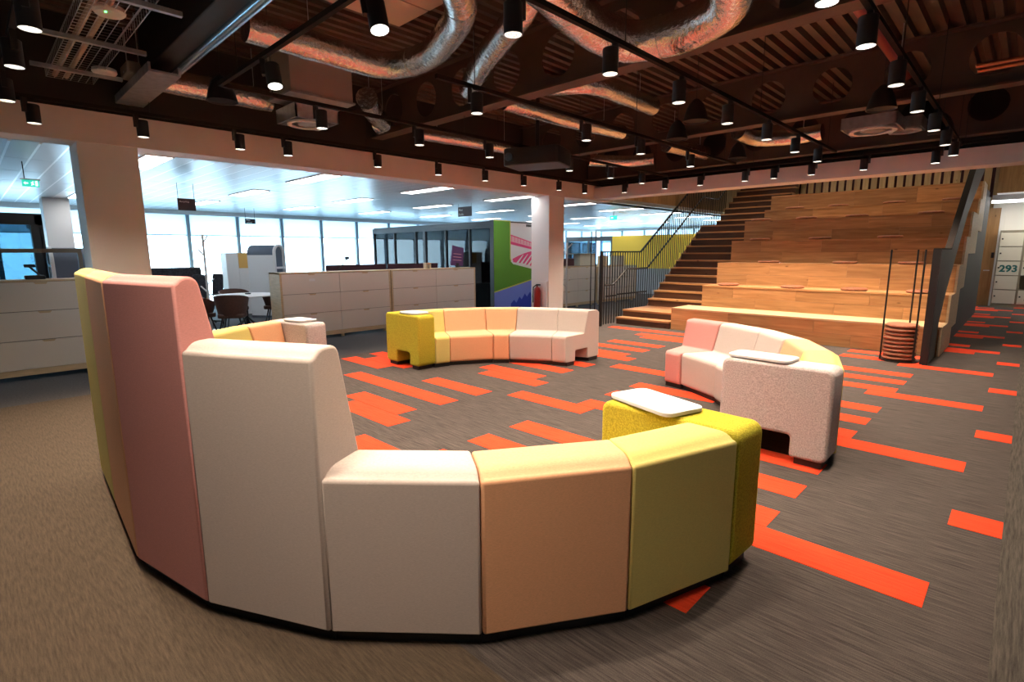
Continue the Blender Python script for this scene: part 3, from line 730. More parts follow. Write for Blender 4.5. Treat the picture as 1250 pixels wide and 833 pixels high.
duct('silver duct leading to the square diffuser before the back bulkhead', [(-3.45, 8.55, 3.38), (-3.42, 9.1, 3.34), (-3.0, 9.42, 3.34), (-2.5, 9.42, 3.36)], .12)
duct('silver duct running close to the left bulkhead beneath the dark beam span', [(-6.85, 5.0, 3.34), (-6.75, 5.9, 3.34), (-6.7, 7.1, 3.34)], .10)
duct('small silver duct end next to the back left corner of the bulkhead', [(-6.3, 8.6, 3.3), (-5.9, 9.3, 3.3), (-5.4, 9.5, 3.32)], .11)
duct('silver duct above the wire cable tray nearest the camera', [(-5.6, .55, 3.62), (-4.95, 1.05, 3.62), (-3.9, 1.2, 3.62)], .14)

fc = thing('fan_coil_unit', 'grey sheet metal fan coil box hanging above the round white diffuser', 'ventilation unit', (-6.4, 3.12, 3.30))
MB().box(-.25, .32, -.36, .40, .04, .56).build('casing', 'grey_box', fc, bevel=.008); MB().box(-.27, .34, -.38, .42, .02, .04).build('base_tray', 'galvanised', fc, smooth=False)
for dx in (-.2, .25):
    for dy in (-.3, .3): MB().tube([(dx, dy, .56), (dx, dy, .68)], .006, 6).build('hanger_rod', 'galvanised', fc)
bu = thing('ceiling_unit', 'wide beige ceiling unit with flat panels beside the U-shaped duct', 'ventilation unit', (-4.05, 2.62, 3.56))
MB().box(-.45, .42, -.35, .5, .12, .4).build('casing', 'grey_box', bu, smooth=False)
MB().box(-.47, -.02, -.37, .52, .10, .12).build('panel', 'beige_board', bu, smooth=False); MB().box(0, .44, -.37, .52, .10, .12).build('panel', 'beige_board', bu, smooth=False)
def diffuser(label, x, y, z, r=.3):
    d = thing('air_diffuser', label, 'diffuser', (x, y, z), group='air diffusers')
    n = 28
    bx = MB(); s = r*1.12
    for a, b, c_, e in ((-s, s, -s, -s+.02), (-s, s, s-.02, s), (-s, -s+.02, -s, s), (s-.02, s, -s, s)): bx.box(a, b, c_, e, .02, .16)
    bx.box(-s, s, -s, s, .16, .18); bx.build('plenum_box', 'galvanised', d, smooth=False)
    MB().lathe([(r*.78, .02), (r*.78, .0), (r, .0), (r, .02)], n).build('ring', 'white_plastic', d)
    MB().lathe([(.001, .0), (r*.5, .01), (r*.55, .05), (.001, .07)], n).build('cone', 'galvanised', d)
    return d
diffuser('round white air diffuser under a silver box near the left bulkhead', -6.55, 3.16, 3.10, .24)
diffuser('square-plated round air diffuser before the back bulkhead, over the tiers', -1.85, 9.45, 3.26, .3)
diffuser('smaller air diffuser half hidden behind the back lighting track', -1.55, 10.0, 3.3, .2)

# projection screen case with a bright bottom bar
ps = thing('projection_screen', 'long black projection screen case with a shiny bottom bar overhead', 'projection screen', (-6.6, 1.62, 3.30))
MB().box(0, 3.6, -.14, .08, .03, .66).build('case', 'black', ps, bevel=.01); MB().tube([(.05, .075, .02), (3.6, .075, .02)], .045, 12).build('bottom_bar', 'silver_bar', ps)
gb = thing('steel_channel', 'pale grey flat steel channel next to the black screen case', 'beam', (-7.45, 1.52, 3.2))
MB().box(0, 1.5, -.13, .13, .0, .02).build('soffit', 'galvanised', gb, smooth=False); 
for y_ in (-.13, .11): MB().box(0, 1.5, y_, y_+.02, .02, .08).build('side_plate', 'galvanised', gb, smooth=False)
for x_ in (.1, .6): MB().tube([(x_, 0, .02), (x_, 0, DZ-3.2)], .006, 6).build('hanger_rod', 'galvanised', gb)

# projector on its pole
pj = thing('projector', 'black ceiling projector on a pole in front of the left bulkhead', 'projector', (-5.30, 6.0, 2.78), R(20))
MB().prism(rrect(-.42, .42, -.30, .30, .06), lambda u, v, z: (u, v, z), 0, .24).build('body', 'black', pj, bevel=.015)
MB().tube([(0, 0, .24), (0, 0, DZ-2.78-.004)], .03, 10).build('pole', 'black', pj); MB().lathe([(.001, .1), (.08, .1), (.08, .12), (.05, .13)], 16, (0, 0, .95)).build('collar', 'dark_metal', pj)
ln = MB().tube([(-.30, -.28, .11), (-.30, -.36, .11)], .06, 16).build('lens', 'silver_bar', pj)

# pipes and boxes between the deck ribs
rp = thing('sprinkler_pipe', 'red painted pipe beside the lighting track nearest the corridor', 'pipe', (-1.26, 5.0, 3.56))
MB().tube([(0, 0, 0), (0, 2.9, 0)], .05, 12).build('pipe', 'extinguisher_red', rp)
for y_ in (.5, 2.4): MB().tube([(0, y_, .05), (0, y_, DZ-3.56)], .006, 6).build('hanger_rod', 'galvanised', rp)
mat('copper', (.55, .22, .12), .3, .9)
for k, y_ in enumerate((7.5, 7.7)):
    cp = thing('copper_pipe', ['copper pipe nearer the camera, of the pair high above the corridor', 'copper pipe farther from the camera, of the pair high above the corridor'][k], 'pipe', (-.62, y_, 3.42), group='copper pipes over the corridor')
    MB().tube([(0, 0, 0), (2.6, 0, 0)], .022, 10).build('pipe', 'copper', cp)
    for x_ in (.4, 2.): MB().tube([(x_, 0, .02), (x_, 0, DZ-3.42)], .005, 6).build('hanger_rod', 'galvanised', cp)
for k, (x_, y_) in enumerate(((-1.8, 5.9), (-5.0, 6.1))):
    sp = thing('ceiling_speaker', ['black box speaker under the deck beyond the U-shaped duct', 'black box speaker under the deck above the straight duct'][k], 'speaker', (x_, y_, 3.80))
    MB().box(-.22, .22, -.1, .1, 0, .15).build('cabinet', 'black', sp, bevel=.01); MB().box(-.2, .2, -.085, .085, -.008, 0).build('grille', 'matt_black', sp, smooth=False)
    MB().box(-.02, .02, -.02, .02, .15, .18).build('bracket', 'dark_metal', sp, smooth=False)

# bell pendants
bell = None
for k, (x, y, z, lab) in enumerate(((-6.2, 2.08, 3.11, 'black bell pendant beside the end of the projection screen case'), (-3.1, 6.4, 3.11, 'black bell pendant in front of the middle holed beam, nearer the corner of tracks'),
        (-1.38, 7.35, 3.11, 'black bell pendant under the middle holed beam, beyond the corridor-side track'), (-3.75, 7.2, 3.11, 'small black bell pendant by the dim bent duct'),
        (-3.75, 9.35, 3.11, 'black bell pendant under the silver duct leading to the square diffuser'), (-1.05, 9.4, 3.11, 'black bell pendant closest to the back bulkhead'))):
    if bell is None:
        bell = thing('bell_pendant', lab, 'pendant', (x, y, z), group='black bell pendants')
        MB().lathe([(.001, .26), (.03, .255), (.09, .19), (.125, .1), (.15, .0), (.14, .0), (.115, .1), (.08, .18), (.001, .22)], 24).build('shade', 'black', bell)
        MB().lathe([(.14, .012), (.001, .012)], 24).build('grille', 'dark_metal', bell)
        MB().tube([(0, 0, .25), (0, 0, DZ-3.11)], .004, 6).build('cord', 'black', bell)
    else: dup(bell, (x, y, z), label=lab)
# wire cable tray
ct = thing('cable_tray', 'wire basket cable tray with pale conduits in the near left ceiling corner', 'cable tray', (-7.3, 1.0, 3.32))
wr = MB()
for k in range(7): wr.tube([(0, -.19+.063*k, 0), (3.4, -.19+.063*k, 0)], .0035, 5)
for s in (-.19, .19): wr.tube([(0, s, .09), (3.4, s, .09)], .005, 5)
for k in range(46): wr.tube([(.075*k, -.19, .09), (.075*k, -.19, 0), (.075*k, .19, 0), (.075*k, .19, .09)], .003, 5)
wr.build('wire_basket', 'galvanised', ct)
for k, dy in enumerate((-.12, -.03)): MB().tube([(0, dy, .03), (3.4, dy, .03)], .022, 8).build('conduit', 'beige_board', ct)
for dx in (.5, 1.5, 2.6): MB().box(dx-.02, dx+.02, -.35, .35, -.045, -.01).build('strut', 'galvanised', ct, smooth=False)
for k, (x, y, lab) in enumerate(((-5.1, .98, 'white round access point with a green light beside the cable tray'), (-6.75, 1.2, 'smaller white round detector under the far end of the cable tray'))):
    ap = thing('access_point', lab, 'detector', (x, y, 3.30)); MB().lathe([(.001, .0), (.09, .003), (.105, .02), (.1, .05), (.001, .055)], 24).build('body', 'white_plastic', ap)
    if k == 0: MB().lathe([(.008, -.003), (.001, -.003)], 8, (.05, -.03, 0)).lathe([(.008, .003), (.008, -.003)], 8, (.05, -.03, 0)).build('indicator', 'led_green', ap)
bx = thing('junction_box', 'white ceiling box between the cable tray and the steel channel', 'box', (-6.75, 1.42, 3.32)); MB().box(-.16, .16, -.06, .06, 0, .12).build('body', 'beige_board', bx, bevel=.02); MB().box(-.02, .02, -.062, -.06, .03, .05).build('label_plate', 'white_plastic', bx, smooth=False)

# ------------------------------------------------------------------ the office behind: drawer cabinets
def drawer_cabinet(label, y0, y1, x=-9.2, cols=2, depth=.45, top=1.22, shine=False):
    cb = thing('drawer_cabinet', label, 'cabinet', (x, y0, 0), group='drawer cabinets'); L = y1-y0
    f = MB(); f.box(-depth, 0, 0, .035, .10, top).box(-depth, 0, L-.035, L, .10, top).box(-depth, .004, 0, L, top-.022, top).box(-depth, 0, .035, L-.035, .10, .13)
    f.box(-.05, .0, .02, L-.02, .055, .10)
    f.build('frame', 'ply', cb, smooth=False)
    MB().box(-depth+.01, -.02, .035, L-.035, .13, top-.022).build('carcass', 'drawer_gap', cb, smooth=False)
    for yy in (.12, L/2, L-.18):
        for xx in (-.07, -depth+.02): MB().box(xx, xx+.05, yy, yy+.05, 0, .06).build('foot', 'ply', cb, smooth=False)
    cw = (L-.07)/cols; ch = (top-.022-.13)/3
    for c in range(cols):
        for r in range(3):
            a = .035+cw*c; b = .13+ch*r
            d = MB().box(-.02, .002, a+.004, a+cw-.004, b+.004, b+ch-.004).build('drawer', 'drawer_front', cb, smooth=False)
            MB().prism([(a+cw/2-.07, b+ch-.004), (a+cw/2-.05, b+ch-.03), (a+cw/2+.05, b+ch-.03), (a+cw/2+.07, b+ch-.004)], lambda u, v, s: (s, u, v), .002, .0035).build('finger_pull', 'ply', d, smooth=False)
            if r == 2 and c == 0 and shine: MB().box(.002, .004, a+cw/2-.05, a+cw/2+.06, b+ch*.62, b+ch*.74).build('label_holder', 'white_plastic', d, smooth=False)
    return cb
drawer_cabinet('cream drawer cabinet with the pale timber end panel beside the round table', 3.75, 5.96, shine=True)
drawer_cabinet('cream drawer cabinet between its twin and the glass meeting room', 5.98, 8.25)
lc = drawer_cabinet('cream drawer cabinet at the left picture edge under the bronze rail frame', -2.2, 1.62, x=-8.85, cols=2, top=1.24)
drawer_cabinet('cream drawer cabinet right behind the far white column', 11.3, 13.06, top=1.16)
drawer_cabinet('cream drawer cabinet between the white coat stand and the stair balustrade', 13.12, 15.3, top=1.14)
rf = thing('rail_frame', 'bronze rail frame standing on the cabinet at the left picture edge', 'rail', (-8.95, -.9, 1.24))
MB().beam((0, 0, .36), (0, 2.0, .36), .045, .05).build('top_rail', 'bronze', rf, smooth=False)
MB().beam((0, 1.98, 0), (0, 1.98, .335), .045, .05).build('post', 'bronze', rf, smooth=False); MB().beam((0, .02, 0), (0, .02, .335), .045, .05).build('post', 'bronze', rf, smooth=False)
MB().beam((-.3, 1.98, .36), (-.0225, 1.98, .36), .045, .05).build('return_rail', 'bronze', rf, smooth=False)
# open boxes and clutter along the cabinet tops
def open_box(label, x, y0, y1, z0, z1, m):
    b = thing('open_shelf_box', label, 'box', (x, y0, z0)); L = y1-y0; h = z1-z0; mb = MB()
    mb.box(-.4, 0, 0, .02, 0, h).box(-.4, 0, L-.02, L, 0, h).box(-.4, 0, .02, L-.02, h-.02, h).box(-.4, 0, .02, L-.02, 0, .02)
    mb.build('shell', m, b, smooth=False); MB().box(-.25, -.02, L*.55, L-.02, .02, h-.02).build('divider', 'locker_cream', b, smooth=False); return b
open_box('open cream shelf box on the cabinet behind the far white column', -9.22, 11.4, 13.06, 1.16, 1.52, 'locker_frame')
open_box('small timber topped box on the cabinet next to the balustrade post', -9.22, 13.7, 14.6, 1.14, 1.45, 'ply')
for k, y in enumerate((11.55, 11.95)):
    tag(MB().box(-.12, .12, -.15, .15, 0, .2).build('storage_box', 'maroon', loc=(-9.4, y, 1.181), bevel=.01), f'dark maroon storage box inside the open shelf box, {["nearer the column", "nearer the divider"][k]}', 'box', 'maroon storage boxes')
dsk = []
for k, (y0, y1, x) in enumerate(((5.3, 6.75, -10.6), (6.8, 8.25, -10.6))):
    d = thing('desk_screen', f'low dark maroon desk screen rising just above the cabinet tops, {["nearer the round table", "nearer the meeting room"][k]}', 'screen', (x, y0, 0), group='desk screens')
    MB().box(-.02, .02, 0, y1-y0, .75, 1.31).build('panel', 'maroon', d, bevel=.01); MB().box(-.75, .65, 0, y1-y0, .72, .745).build('desktop', 'white_plastic', d, smooth=False)
    for a in (.1, y1-y0-.15): MB().box(-.7, .6, a, a+.05, 0, .72).build('leg', 'white_plastic', d, smooth=False)
for k, y in enumerate((6.0, 7.5)):
    mo = thing('monitor', f'dark desk monitor behind the cabinets, {["nearer the round table", "nearer the meeting room"][k]}', 'monitor', (-10.95, y, .746), group='desk monitors')
    MB().box(-.015, .015, -.28, .28, .14, .5).build('screen', 'black', mo, bevel=.008); MB().box(-.09, .09, -.11, .11, 0, .012).box(-.02, .0, -.03, .03, .012, .2).build('stand', 'dark_metal', mo, smooth=False)
wb = thing('wood_block', 'small pale timber block standing on the cabinet next to the meeting room', 'block', (-9.42, 7.05, 1.221)); MB().box(-.05, .05, -.07, -.03, 0, .11).box(-.05, .05, .03, .07, 0, .11).box(-.05, .05, -.07, .07, .09, .12).build('block', 'ply', wb, bevel=.005)
mic = thing('desk_lamp', 'small grey goose-neck desk lamp rising behind the end of the drawer cabinet', 'lamp', (-10.4, 5.42, .746))
MB().lathe([(.07, 0), (.07, .015), (.001, .015)], 16).build('base', 'dark_metal', mic); MB().tube([(0, 0, .01), (0, .05, .45), (0, .25, .68)], .012, 8).build('arm', 'dark_metal', mic); MB().lathe([(.001, -.03), (.05, -.02), (.05, .03), (.001, .05)], 14, (0, .27, .70)).build('head', 'slate_felt', mic)

# ------------------------------------------------------------------ glass meeting room with the painted end wall
MX0, MX1, MY0, MY1, MH = -14.7, -9.3, 9.0, 11.2, 2.28
mr = thing('meeting_room', 'dark framed glass meeting room behind the drawer cabinets', 'meeting room', (MX0, MY0, 0))
Lx, Ly = MX1-MX0, MY1-MY0
mf = MB(); mf.box(0, Lx, -.05, .05, MH-.14, MH).box(0, Lx, Ly-.05, Ly+.05, MH-.14, MH).box(0, Lx, -.04, .04, 0, .06).box(0, Lx, Ly-.04, Ly+.04, 0, .06).box(-.05, .05, 0, Ly, MH-.14, MH)
mf.box(0, Lx, 1.1, 1.3, MH-.08, MH-.02)
mf.build('frame', 'frame_slate', mr, smooth=False)
fx = [0, 1.15, 2.2, 2.62, 3.55, 4.5, Lx]
for k, a in enumerate(fx):
    wd = .10 if k in (0, 3, 6) else .035
    for yy in (0, Ly):
        MB().box(max(0, a-wd/2), min(Lx, a+wd/2), yy-.045, yy+.045, .06, MH-.14).build('mullion', 'frame_slate', mr, smooth=False)
    if k < 6:
        for yy in (0, Ly): MB().box(a+wd/2, fx[k+1]-.02, yy-.006, yy+.006, .06, MH-.14).build('pane', 'smoked_glass', mr, smooth=False)
MB().box(-.006, .006, .05, Ly-.05, .06, MH-.14).build('pane', 'smoked_glass', mr, smooth=False)
MB().box(0, Lx, 0, Ly, MH, MH+.03).build('roof', 'frame_slate', mr, smooth=False)
# the painted wall: a flat supergraphic on the room's end, carried as thin painted shapes
mw = thing('mural_wall', 'painted end wall of the meeting room, green and blue with pink stadium terraces', 'mural', (MX1, MY0, 0))
W_ = MY1-MY0
def flat(name, poly, m, d0, d1): return MB().prism(poly, lambda u, v, s: (s, u, v), d0, d1).build(name, m, mw, smooth=False)
MB().box(-.12, 0, -.05, W_, 0, MH+.05).build('wall_board', 'mural_white', mw, smooth=False)
flat('green_field', [(-.05, .61), (1.33, .87), (W_, 1.06), (W_, .99), (1.33, 1.13), (.62, 1.27), (.54, 1.33), (.5, 1.42), (.5, MH+.05), (-.05, MH+.05)], 'mural_green', 0, .004)
flat('lime_edge', [(.50, 1.40), (.535, 1.345), (.56, 1.345), (.53, 1.42), (.53, MH+.05), (.5, MH+.05)], 'mural_lime', 0, .005)
flat('lime_top', [(-.05, MH+.03), (.5, MH+.03), (.5, MH+.05), (-.05, MH+.05)], 'mural_lime', .004, .0055)
flat('blue_field', [(-.05, 0), (W_, 0), (W_, 1.04), (1.33, .85), (-.05, .59)], 'mural_blue', 0, .0035)
flat('lime_line', [(-.05, .585), (1.33, .845), (W_, 1.035), (W_, 1.065), (1.33, .875), (-.05, .615)], 'mural_lime', .004, .005)
tree = [(.52, .0)]
random.seed(3); hts = [.30, .36, .31, .43, .38, .50, .44, .53, .47, .56, .50, .60, .52, .58]
for k, h_ in enumerate(hts): tree.append((.53+.1*k+(.02 if k % 2 else 0), h_-.02+ (0.03 if k % 2 else 0)))
tree += [(W_, .55), (W_, 0)]
flat('dark_tree_line', tree, 'mural_deep_blue', .0035, .0045)
def curve_pts(f, a, b, n=8): return [(a+(b-a)*k/n, f(a+(b-a)*k/n)) for k in range(n+1)]
for k in range(4):
    g1 = lambda u, k=k: 1.60-.055*k-.26*max(0, (1.45+.12*k-u))**1.6*1.0
    a = .60+.16*k
    up_ = curve_pts(g1, a, W_); lo_ = [(u, v-.045) for u, v in up_]
    flat('pink_terrace', up_+lo_[::-1], 'mural_pink', 0, .003)
flat('pink_stand', [(.62, 1.32), (.75, 1.30), (1.0, 1.28), (1.33, 1.20), (W_, 1.12), (W_, 1.55), (1.33, 1.56), (1.05, 1.53), (.8, 1.45), (.62, 1.36)], 'mural_pink', 0, .002)
for k in range(5): flat('white_aisle', [(.72+.14*k, 1.29-.02*k), (.79+.14*k, 1.27-.02*k), (1.0+.17*k, 1.50+.01*k), (.98+.17*k, 1.505+.01*k)], 'mural_white', .003, .0042)
flat('pink_roof', [(.53, 1.76), (1.33, 1.63), (W_, 1.50), (W_, 1.56), (1.33, 1.69), (.53, 1.83)], 'mural_pink', 0, .003)
flat('roof_band', [(.53, 1.83), (1.33, 1.69), (W_, 1.56), (W_, 1.66), (1.33, 1.79), (.53, 1.97)], 'mural_pale', 0, .002)
flat('roof_line', [(.53, 1.97), (1.33, 1.79), (W_, 1.66), (W_, 1.68), (1.33, 1.815), (.53, 1.995)], 'mural_pink', 0, .003)
for k in range(9): flat('roof_post', [(.56+.11*k, 1.84-.018*k), (.575+.11*k, 1.84-.018*k), (.575+.11*k, 1.96-.024*k), (.56+.11*k, 1.96-.024*k)], 'mural_pink', .002, .0035)
MB().box(-.12, .006, -.062, -.05, 0, MH+.05).build('edge_strip', 'frame_slate', mw, smooth=False)
# inside the room
mt = thing('meeting_table', 'white meeting table inside the glass room by the painted wall', 'table', (-10.6, 10.2, 0))
MB().prism(rrect(-.8, .8, -.5, .5, .12), lambda u, v, z: (u, v, z), .72, .75).build('top', 'white_plastic', mt, bevel=.006)
for dx in (-.65, .65):
    for dy in (-.38, .38): MB().tube([(dx, dy, 0), (dx*.92, dy*.92, .72)], .02, 8).build('leg', 'white_plastic', mt)
sg = thing('wall_display', 'dark display on a stand inside the glass meeting room', 'display', (-11.3, 11.0, 0))
MB().box(-.35, .35, -.03, .03, 1.1, 1.55).build('screen', 'black', sg, bevel=.01); MB().box(-.03, .03, -.03, .03, .02, 1.1).build('post', 'dark_metal', sg, smooth=False); MB().box(-.3, .3, -.2, .2, 0, .02).build('base', 'dark_metal', sg, smooth=False)
pu = thing('notice_board', 'tilted purple notice panel standing on the cabinet before the meeting room glass', 'notice', (-9.45, 7.92, 1.222))
MB().box(-.02, .02, -.04, .04, 0, .10).build('foot', 'black', pu, smooth=False)
pn = MB().prism([(-.20, .06), (.16, .03), (.20, .44), (-.12, .50)], lambda u, v, s: (s, u, v), -.012, .012).build('panel', 'purple', pu, smooth=False)
for k in range(3): MB().prism([(-.13+.01*k, .17+.07*k), (.12, .15+.07*k), (.12, .16+.07*k), (-.13+.01*k, .18+.07*k)], lambda u, v, s: (s, u, v), .012, .014).build('print_line', 'mural_pale', pn, smooth=False)
vs = thing('vase', 'tan vase with a pale top inside the glass meeting room', 'vase', (-13.3, 9.8, 0))
MB().lathe([(.001, 0), (.17, 0), (.2, .6), (.16, 1.1), (.18, 1.45)], 20).build('body', 'vase_gold', vs); MB().lathe([(.19, 1.45), (.2, 1.52), (.13, 1.62), (.001, 1.66)], 20).build('top', 'white_paint', vs)

# chairs
def tub_chair(label, x, y, rz, group='brown tub chairs at the round table'):
    c = thing('tub_chair', label, 'chair', (x, y, 0), rz, group)
    n = 14; mb = MB(); ring = []
    for k in range(n+1):          # wrap-around back and arms, open to +y
        a = R(-28-304*k/n+90-0); t = abs(k-n/2)/(n/2)
        hgt = .80-.17*t**2.2
        ring.append((a, hgt))
    vs = []
    for a, hgt in ring:
        ci, si = math.cos(a), math.sin(a)
        vs += [(.24*ci, .22*si, .42), (.30*ci, .28*si, hgt), (.27*ci, .25*si, hgt+.01), (.20*ci, .19*si, .44)]
    fs = []
    for k in range(n):
        for j in range(4): fs.append((4*k+j, 4*k+(j+1) % 4, 4*k+4+(j+1) % 4, 4*k+4+j))
    fs += [(0, 1, 2, 3), (4*n+3, 4*n+2, 4*n+1, 4*n)]
    mb.add(vs, fs).build('backrest', 'brown_leather', c, angle=60)
    MB().prism(rrect(-.23, .23, -.2, .24, .1), lambda u, v, z: (u, v, z), .37, .45).build('seat', 'brown_leather', c, bevel=.02)
    for sx in (-1, 1):
        for sy in (-1, 1): MB().tube([(sx*.14, sy*.14, .38), (sx*.23, sy*.23, 0)], [.016, .009], 8).build('leg', 'black_metal', c)
    return c
rt_ = thing('round_table', 'round white meeting table among brown tub chairs by the windows', 'table', (-11.25, 3.88, 0))
MB().lathe([(.001, .715), (.56, .715), (.575, .73), (.56, .745), (.001, .745)], 36).build('top', 'white_plastic', rt_)
MB().lathe([(.03, .03), (.03, .715)], 12).build('column', 'black_metal', rt_)
for k in range(4): MB().tube([(0, 0, .3), (.36*math.cos(k*PI/2+.5), .36*math.sin(k*PI/2+.5), .012)], .018, 8).build('leg', 'black_metal', rt_)
tag(MB().lathe([(.001, 0), (.05, 0), (.055, .02), (.001, .022)], 16).build('power_puck', 'dark_metal', loc=(-11.3, 3.95, .746)), 'small dark power disc in the middle of the round table', 'power socket')
tub_chair('brown tub chair on the near side of the round table, its back to the lounge', -10.66, 3.42, R(60))
tub_chair('brown tub chair between the round table and the timber end of the cabinet', -11.75, 4.68, R(150))
tub_chair('brown tub chair on the window side of the round table', -12.1, 3.95, R(-95))
tub_chair('brown tub chair closest to the tall pink sofa back at the round table', -11.2, 3.02, R(0))
def task_chair(label, x, y, rz):
    c = thing('task_chair', label, 'chair', (x, y, 0), rz, 'black task chairs')
    MB().prism(rrect(-.23, .23, -.22, .22, .08), lambda u, v, z: (u, v, z), .44, .51).build('seat', 'dark_fabric', c, bevel=.02)
    MB().prism(rrect(-.21, .21, .58, 1.12, .08), lambda u, v, s: (u, -.24-.08*(v-.58)+s, v), -.02, .02).build('backrest', 'dark_fabric', c, bevel=.012)
    MB().beam((0, -.2, .46), (0, -.25, .7), .05, .02).build('back_bracket', 'black', c, smooth=False)
    MB().tube([(0, 0, .08), (0, 0, .44)], .025, 10).build('column', 'black', c)
    for sx in (-1, 1): MB().tube([(sx*.25, -.1, .48), (sx*.27, -.1, .68), (sx*.27, .12, .68)], .015, 8).build('armrest', 'black', c)
    for k in range(5):
        a = 2*PI*k/5+.3; l = MB().tube([(0, 0, .09), (.28*math.cos(a), .28*math.sin(a), .065)], [.022, .014], 8).build('base_leg', 'black', c)
        MB().lathe([(.001, -.03), (.025, -.02), (.025, .02), (.001, .03)], 10, (.28*math.cos(a), .28*math.sin(a), .03)).build('castor', 'black', l)
    return c
task_chair('black task chair between the patterned sofa and the coat stand, nearer the lounge', -12.6, 3.22, R(200))
task_chair('black task chair between the patterned sofa and the coat stand, nearer the windows', -12.95, 3.66, R(190))
task_chair('black task chair inside the glass meeting room', -10.3, 9.45, R(10))
lc_ = thing('lounge_chair', 'pale olive chair back by the window behind the coat stand', 'chair', (-15.6, 4.15, 0), R(-90))
MB().prism(rrect(-.25, .25, -.25, .25, .1), lambda u, v, z: (u, v, z), .38, .46).build('seat', 'yellow_felt', lc_, bevel=.02); MB().prism(rrect(-.26, .26, .5, 1.15, .14), lambda u, v, s: (u, -.25+s, v), -.02, .02).build('backrest', 'yellow_felt', lc_, bevel=.012)
for sx in (-.2, .2):
    for sy in (-.2, .2): MB().tube([(sx, sy, .38), (sx*1.1, sy*1.1, 0)], .013, 8).build('leg', 'black_metal', lc_)
hs = thing('high_back_sofa', 'dark patterned high-backed sofa behind the near white column', 'sofa', (-14.3, 3.15, 0))
MB().box(-.4, .4, -1.0, .72, .10, .44).build('seat', 'dark_fabric', hs, bevel=.04); MB().box(.28, .42, -1.0, .72, .12, 1.25).build('backrest', 'dark_fabric', hs, bevel=.04)
for y_ in (-1.0, .60): MB().box(-.4, .28, y_, y_+.12, .12, 1.2).build('side_panel', 'dark_fabric', hs, bevel=.03)
for dx in (-.3, .3):
    for dy in (-.85, .55): MB().tube([(dx, dy, 0), (dx, dy, .12)], .02, 8).build('leg', 'black', hs)
mat('stand_white', (.62, .60, .58), .5)
def coat_stand(label, x, y, h, m):
    c = thing('coat_stand', label, 'coat stand', (x, y, 0), 0, 'branching coat stands')
    MB().lathe([(.17, 0), (.17, .015), (.001, .015)], 20).build('base', m, c); MB().tube([(0, 0, .01), (0, 0, h)], .023, 8).build('pole', m, c)
    for k, (z, a) in enumerate(((h-.06, .4), (h-.2, 2.9), (h-.32, 5.2), (h-.9, 1.2), (h-1.05, 3.9))):
        MB().tube([(0, 0, z-.1), (.13*math.cos(a), .13*math.sin(a), z+.03)], .014, 6).build('branch', m, c)
    return c
coat_stand('slim white branching coat stand in front of the windows', -11.85, 3.38, 1.93, 'stand_white')
coat_stand('slim white branching coat stand behind the far column, before a cabinet', -8.6, 10.9, 1.8, 'stand_white')
# whiteboard bookcase pod
pd = thing('whiteboard_pod', 'arched pod with a whiteboard side, slate felt top and white framed shelf end', 'pod', (-13.0, 5.2, 0), R(33))
def podp(hh, w2, n=10): return [(w2, 0)]+[(w2*math.cos(R(180*k/n)), hh-w2+w2*math.sin(R(180*k/n))) for k in range(n+1)]+[(-w2, 0)]
MB().prism(podp(1.76, .19), lambda u, v, s: (s, u+.20, v), -.72, -.02).build('felt_shell', 'slate_felt', pd, angle=50)
MB().box(-.71, 0, -.008, .008, .06, 1.52).build('whiteboard', 'white_board', pd, smooth=False)
outer = podp(1.78, .21); inner = podp(1.73, .155)
fr = MB(); n_ = len(outer)
for s0, s1 in ((-.02, .03),):
    vsf = [(s0, u+.20, v) for u, v in outer]+[(s0, u+.20, v) for u, v in inner]+[(s1, u+.20, v) for u, v in outer]+[(s1, u+.20, v) for u, v in inner]
    fs = []
    for k in range(n_-1):
        fs += [(2*n_+k, 2*n_+k+1, 3*n_+k+1, 3*n_+k), (k, n_+k, n_+k+1, k+1), (k, k+1, 2*n_+k+1, 2*n_+k), (n_+k, 3*n_+k, 3*n_+k+1, n_+k+1)]
    fr.add(vsf, fs)
fr.build('arch_frame', 'white_plastic', pd, smooth=False)
for z in (.45, .83, 1.19): MB().box(-.02, .03, .04, .36, z, z+.05).build('shelf', 'white_plastic', pd, smooth=False)
# pale lockers by the window with one amber door
lw = thing('office_lockers', 'white lockers with one amber door, between the window and the whiteboard pod', 'lockers', (-14.5, 4.62, 0))
MB().box(-.4, -.02, 0, .87, 0, 1.58).build('carcass', 'white_paint', lw, smooth=False)
for c in range(3):
    for r in range(4):
        MB().box(-.02, 0, .29*c+.004, .29*c+.286, .39*r+.02, .39*r+.40).build('door', 'amber' if (c == 1 and r == 3) else 'white_paint', lw, smooth=False)
# second arched pod by the near column, with binoculars-like telephone on the cabinet
p2 = thing('whiteboard_pod', 'arched white shelf end of a second pod at the near column, behind the bronze rail', 'pod', (-11.6, 1.0, 0))
MB().prism(podp(1.66, .22), lambda u, v, s: (u+.1, s, v), .02, 1.0).build('felt_shell', 'slate_felt', p2, angle=50)
o2 = podp(1.68, .23); i2 = podp(1.62, .165); fr = MB(); n_ = len(o2)
vsf = [(u+.1, -.02, v) for u, v in o2]+[(u+.1, -.02, v) for u, v in i2]+[(u+.1, .03, v) for u, v in o2]+[(u+.1, .03, v) for u, v in i2]; fs = []
for k in range(n_-1): fs += [(2*n_+k, 2*n_+k+1, 3*n_+k+1, 3*n_+k), (k, n_+k, n_+k+1, k+1), (k, k+1, 2*n_+k+1, 2*n_+k), (n_+k, 3*n_+k, 3*n_+k+1, n_+k+1)]
fr.add(vsf, fs); fr.build('arch_frame', 'white_plastic', p2, smooth=False)
for z in (.5, .9, 1.35): MB().box(-.08, .28, -.02, .03, z, z+.045).build('shelf', 'white_plastic', p2, smooth=False)
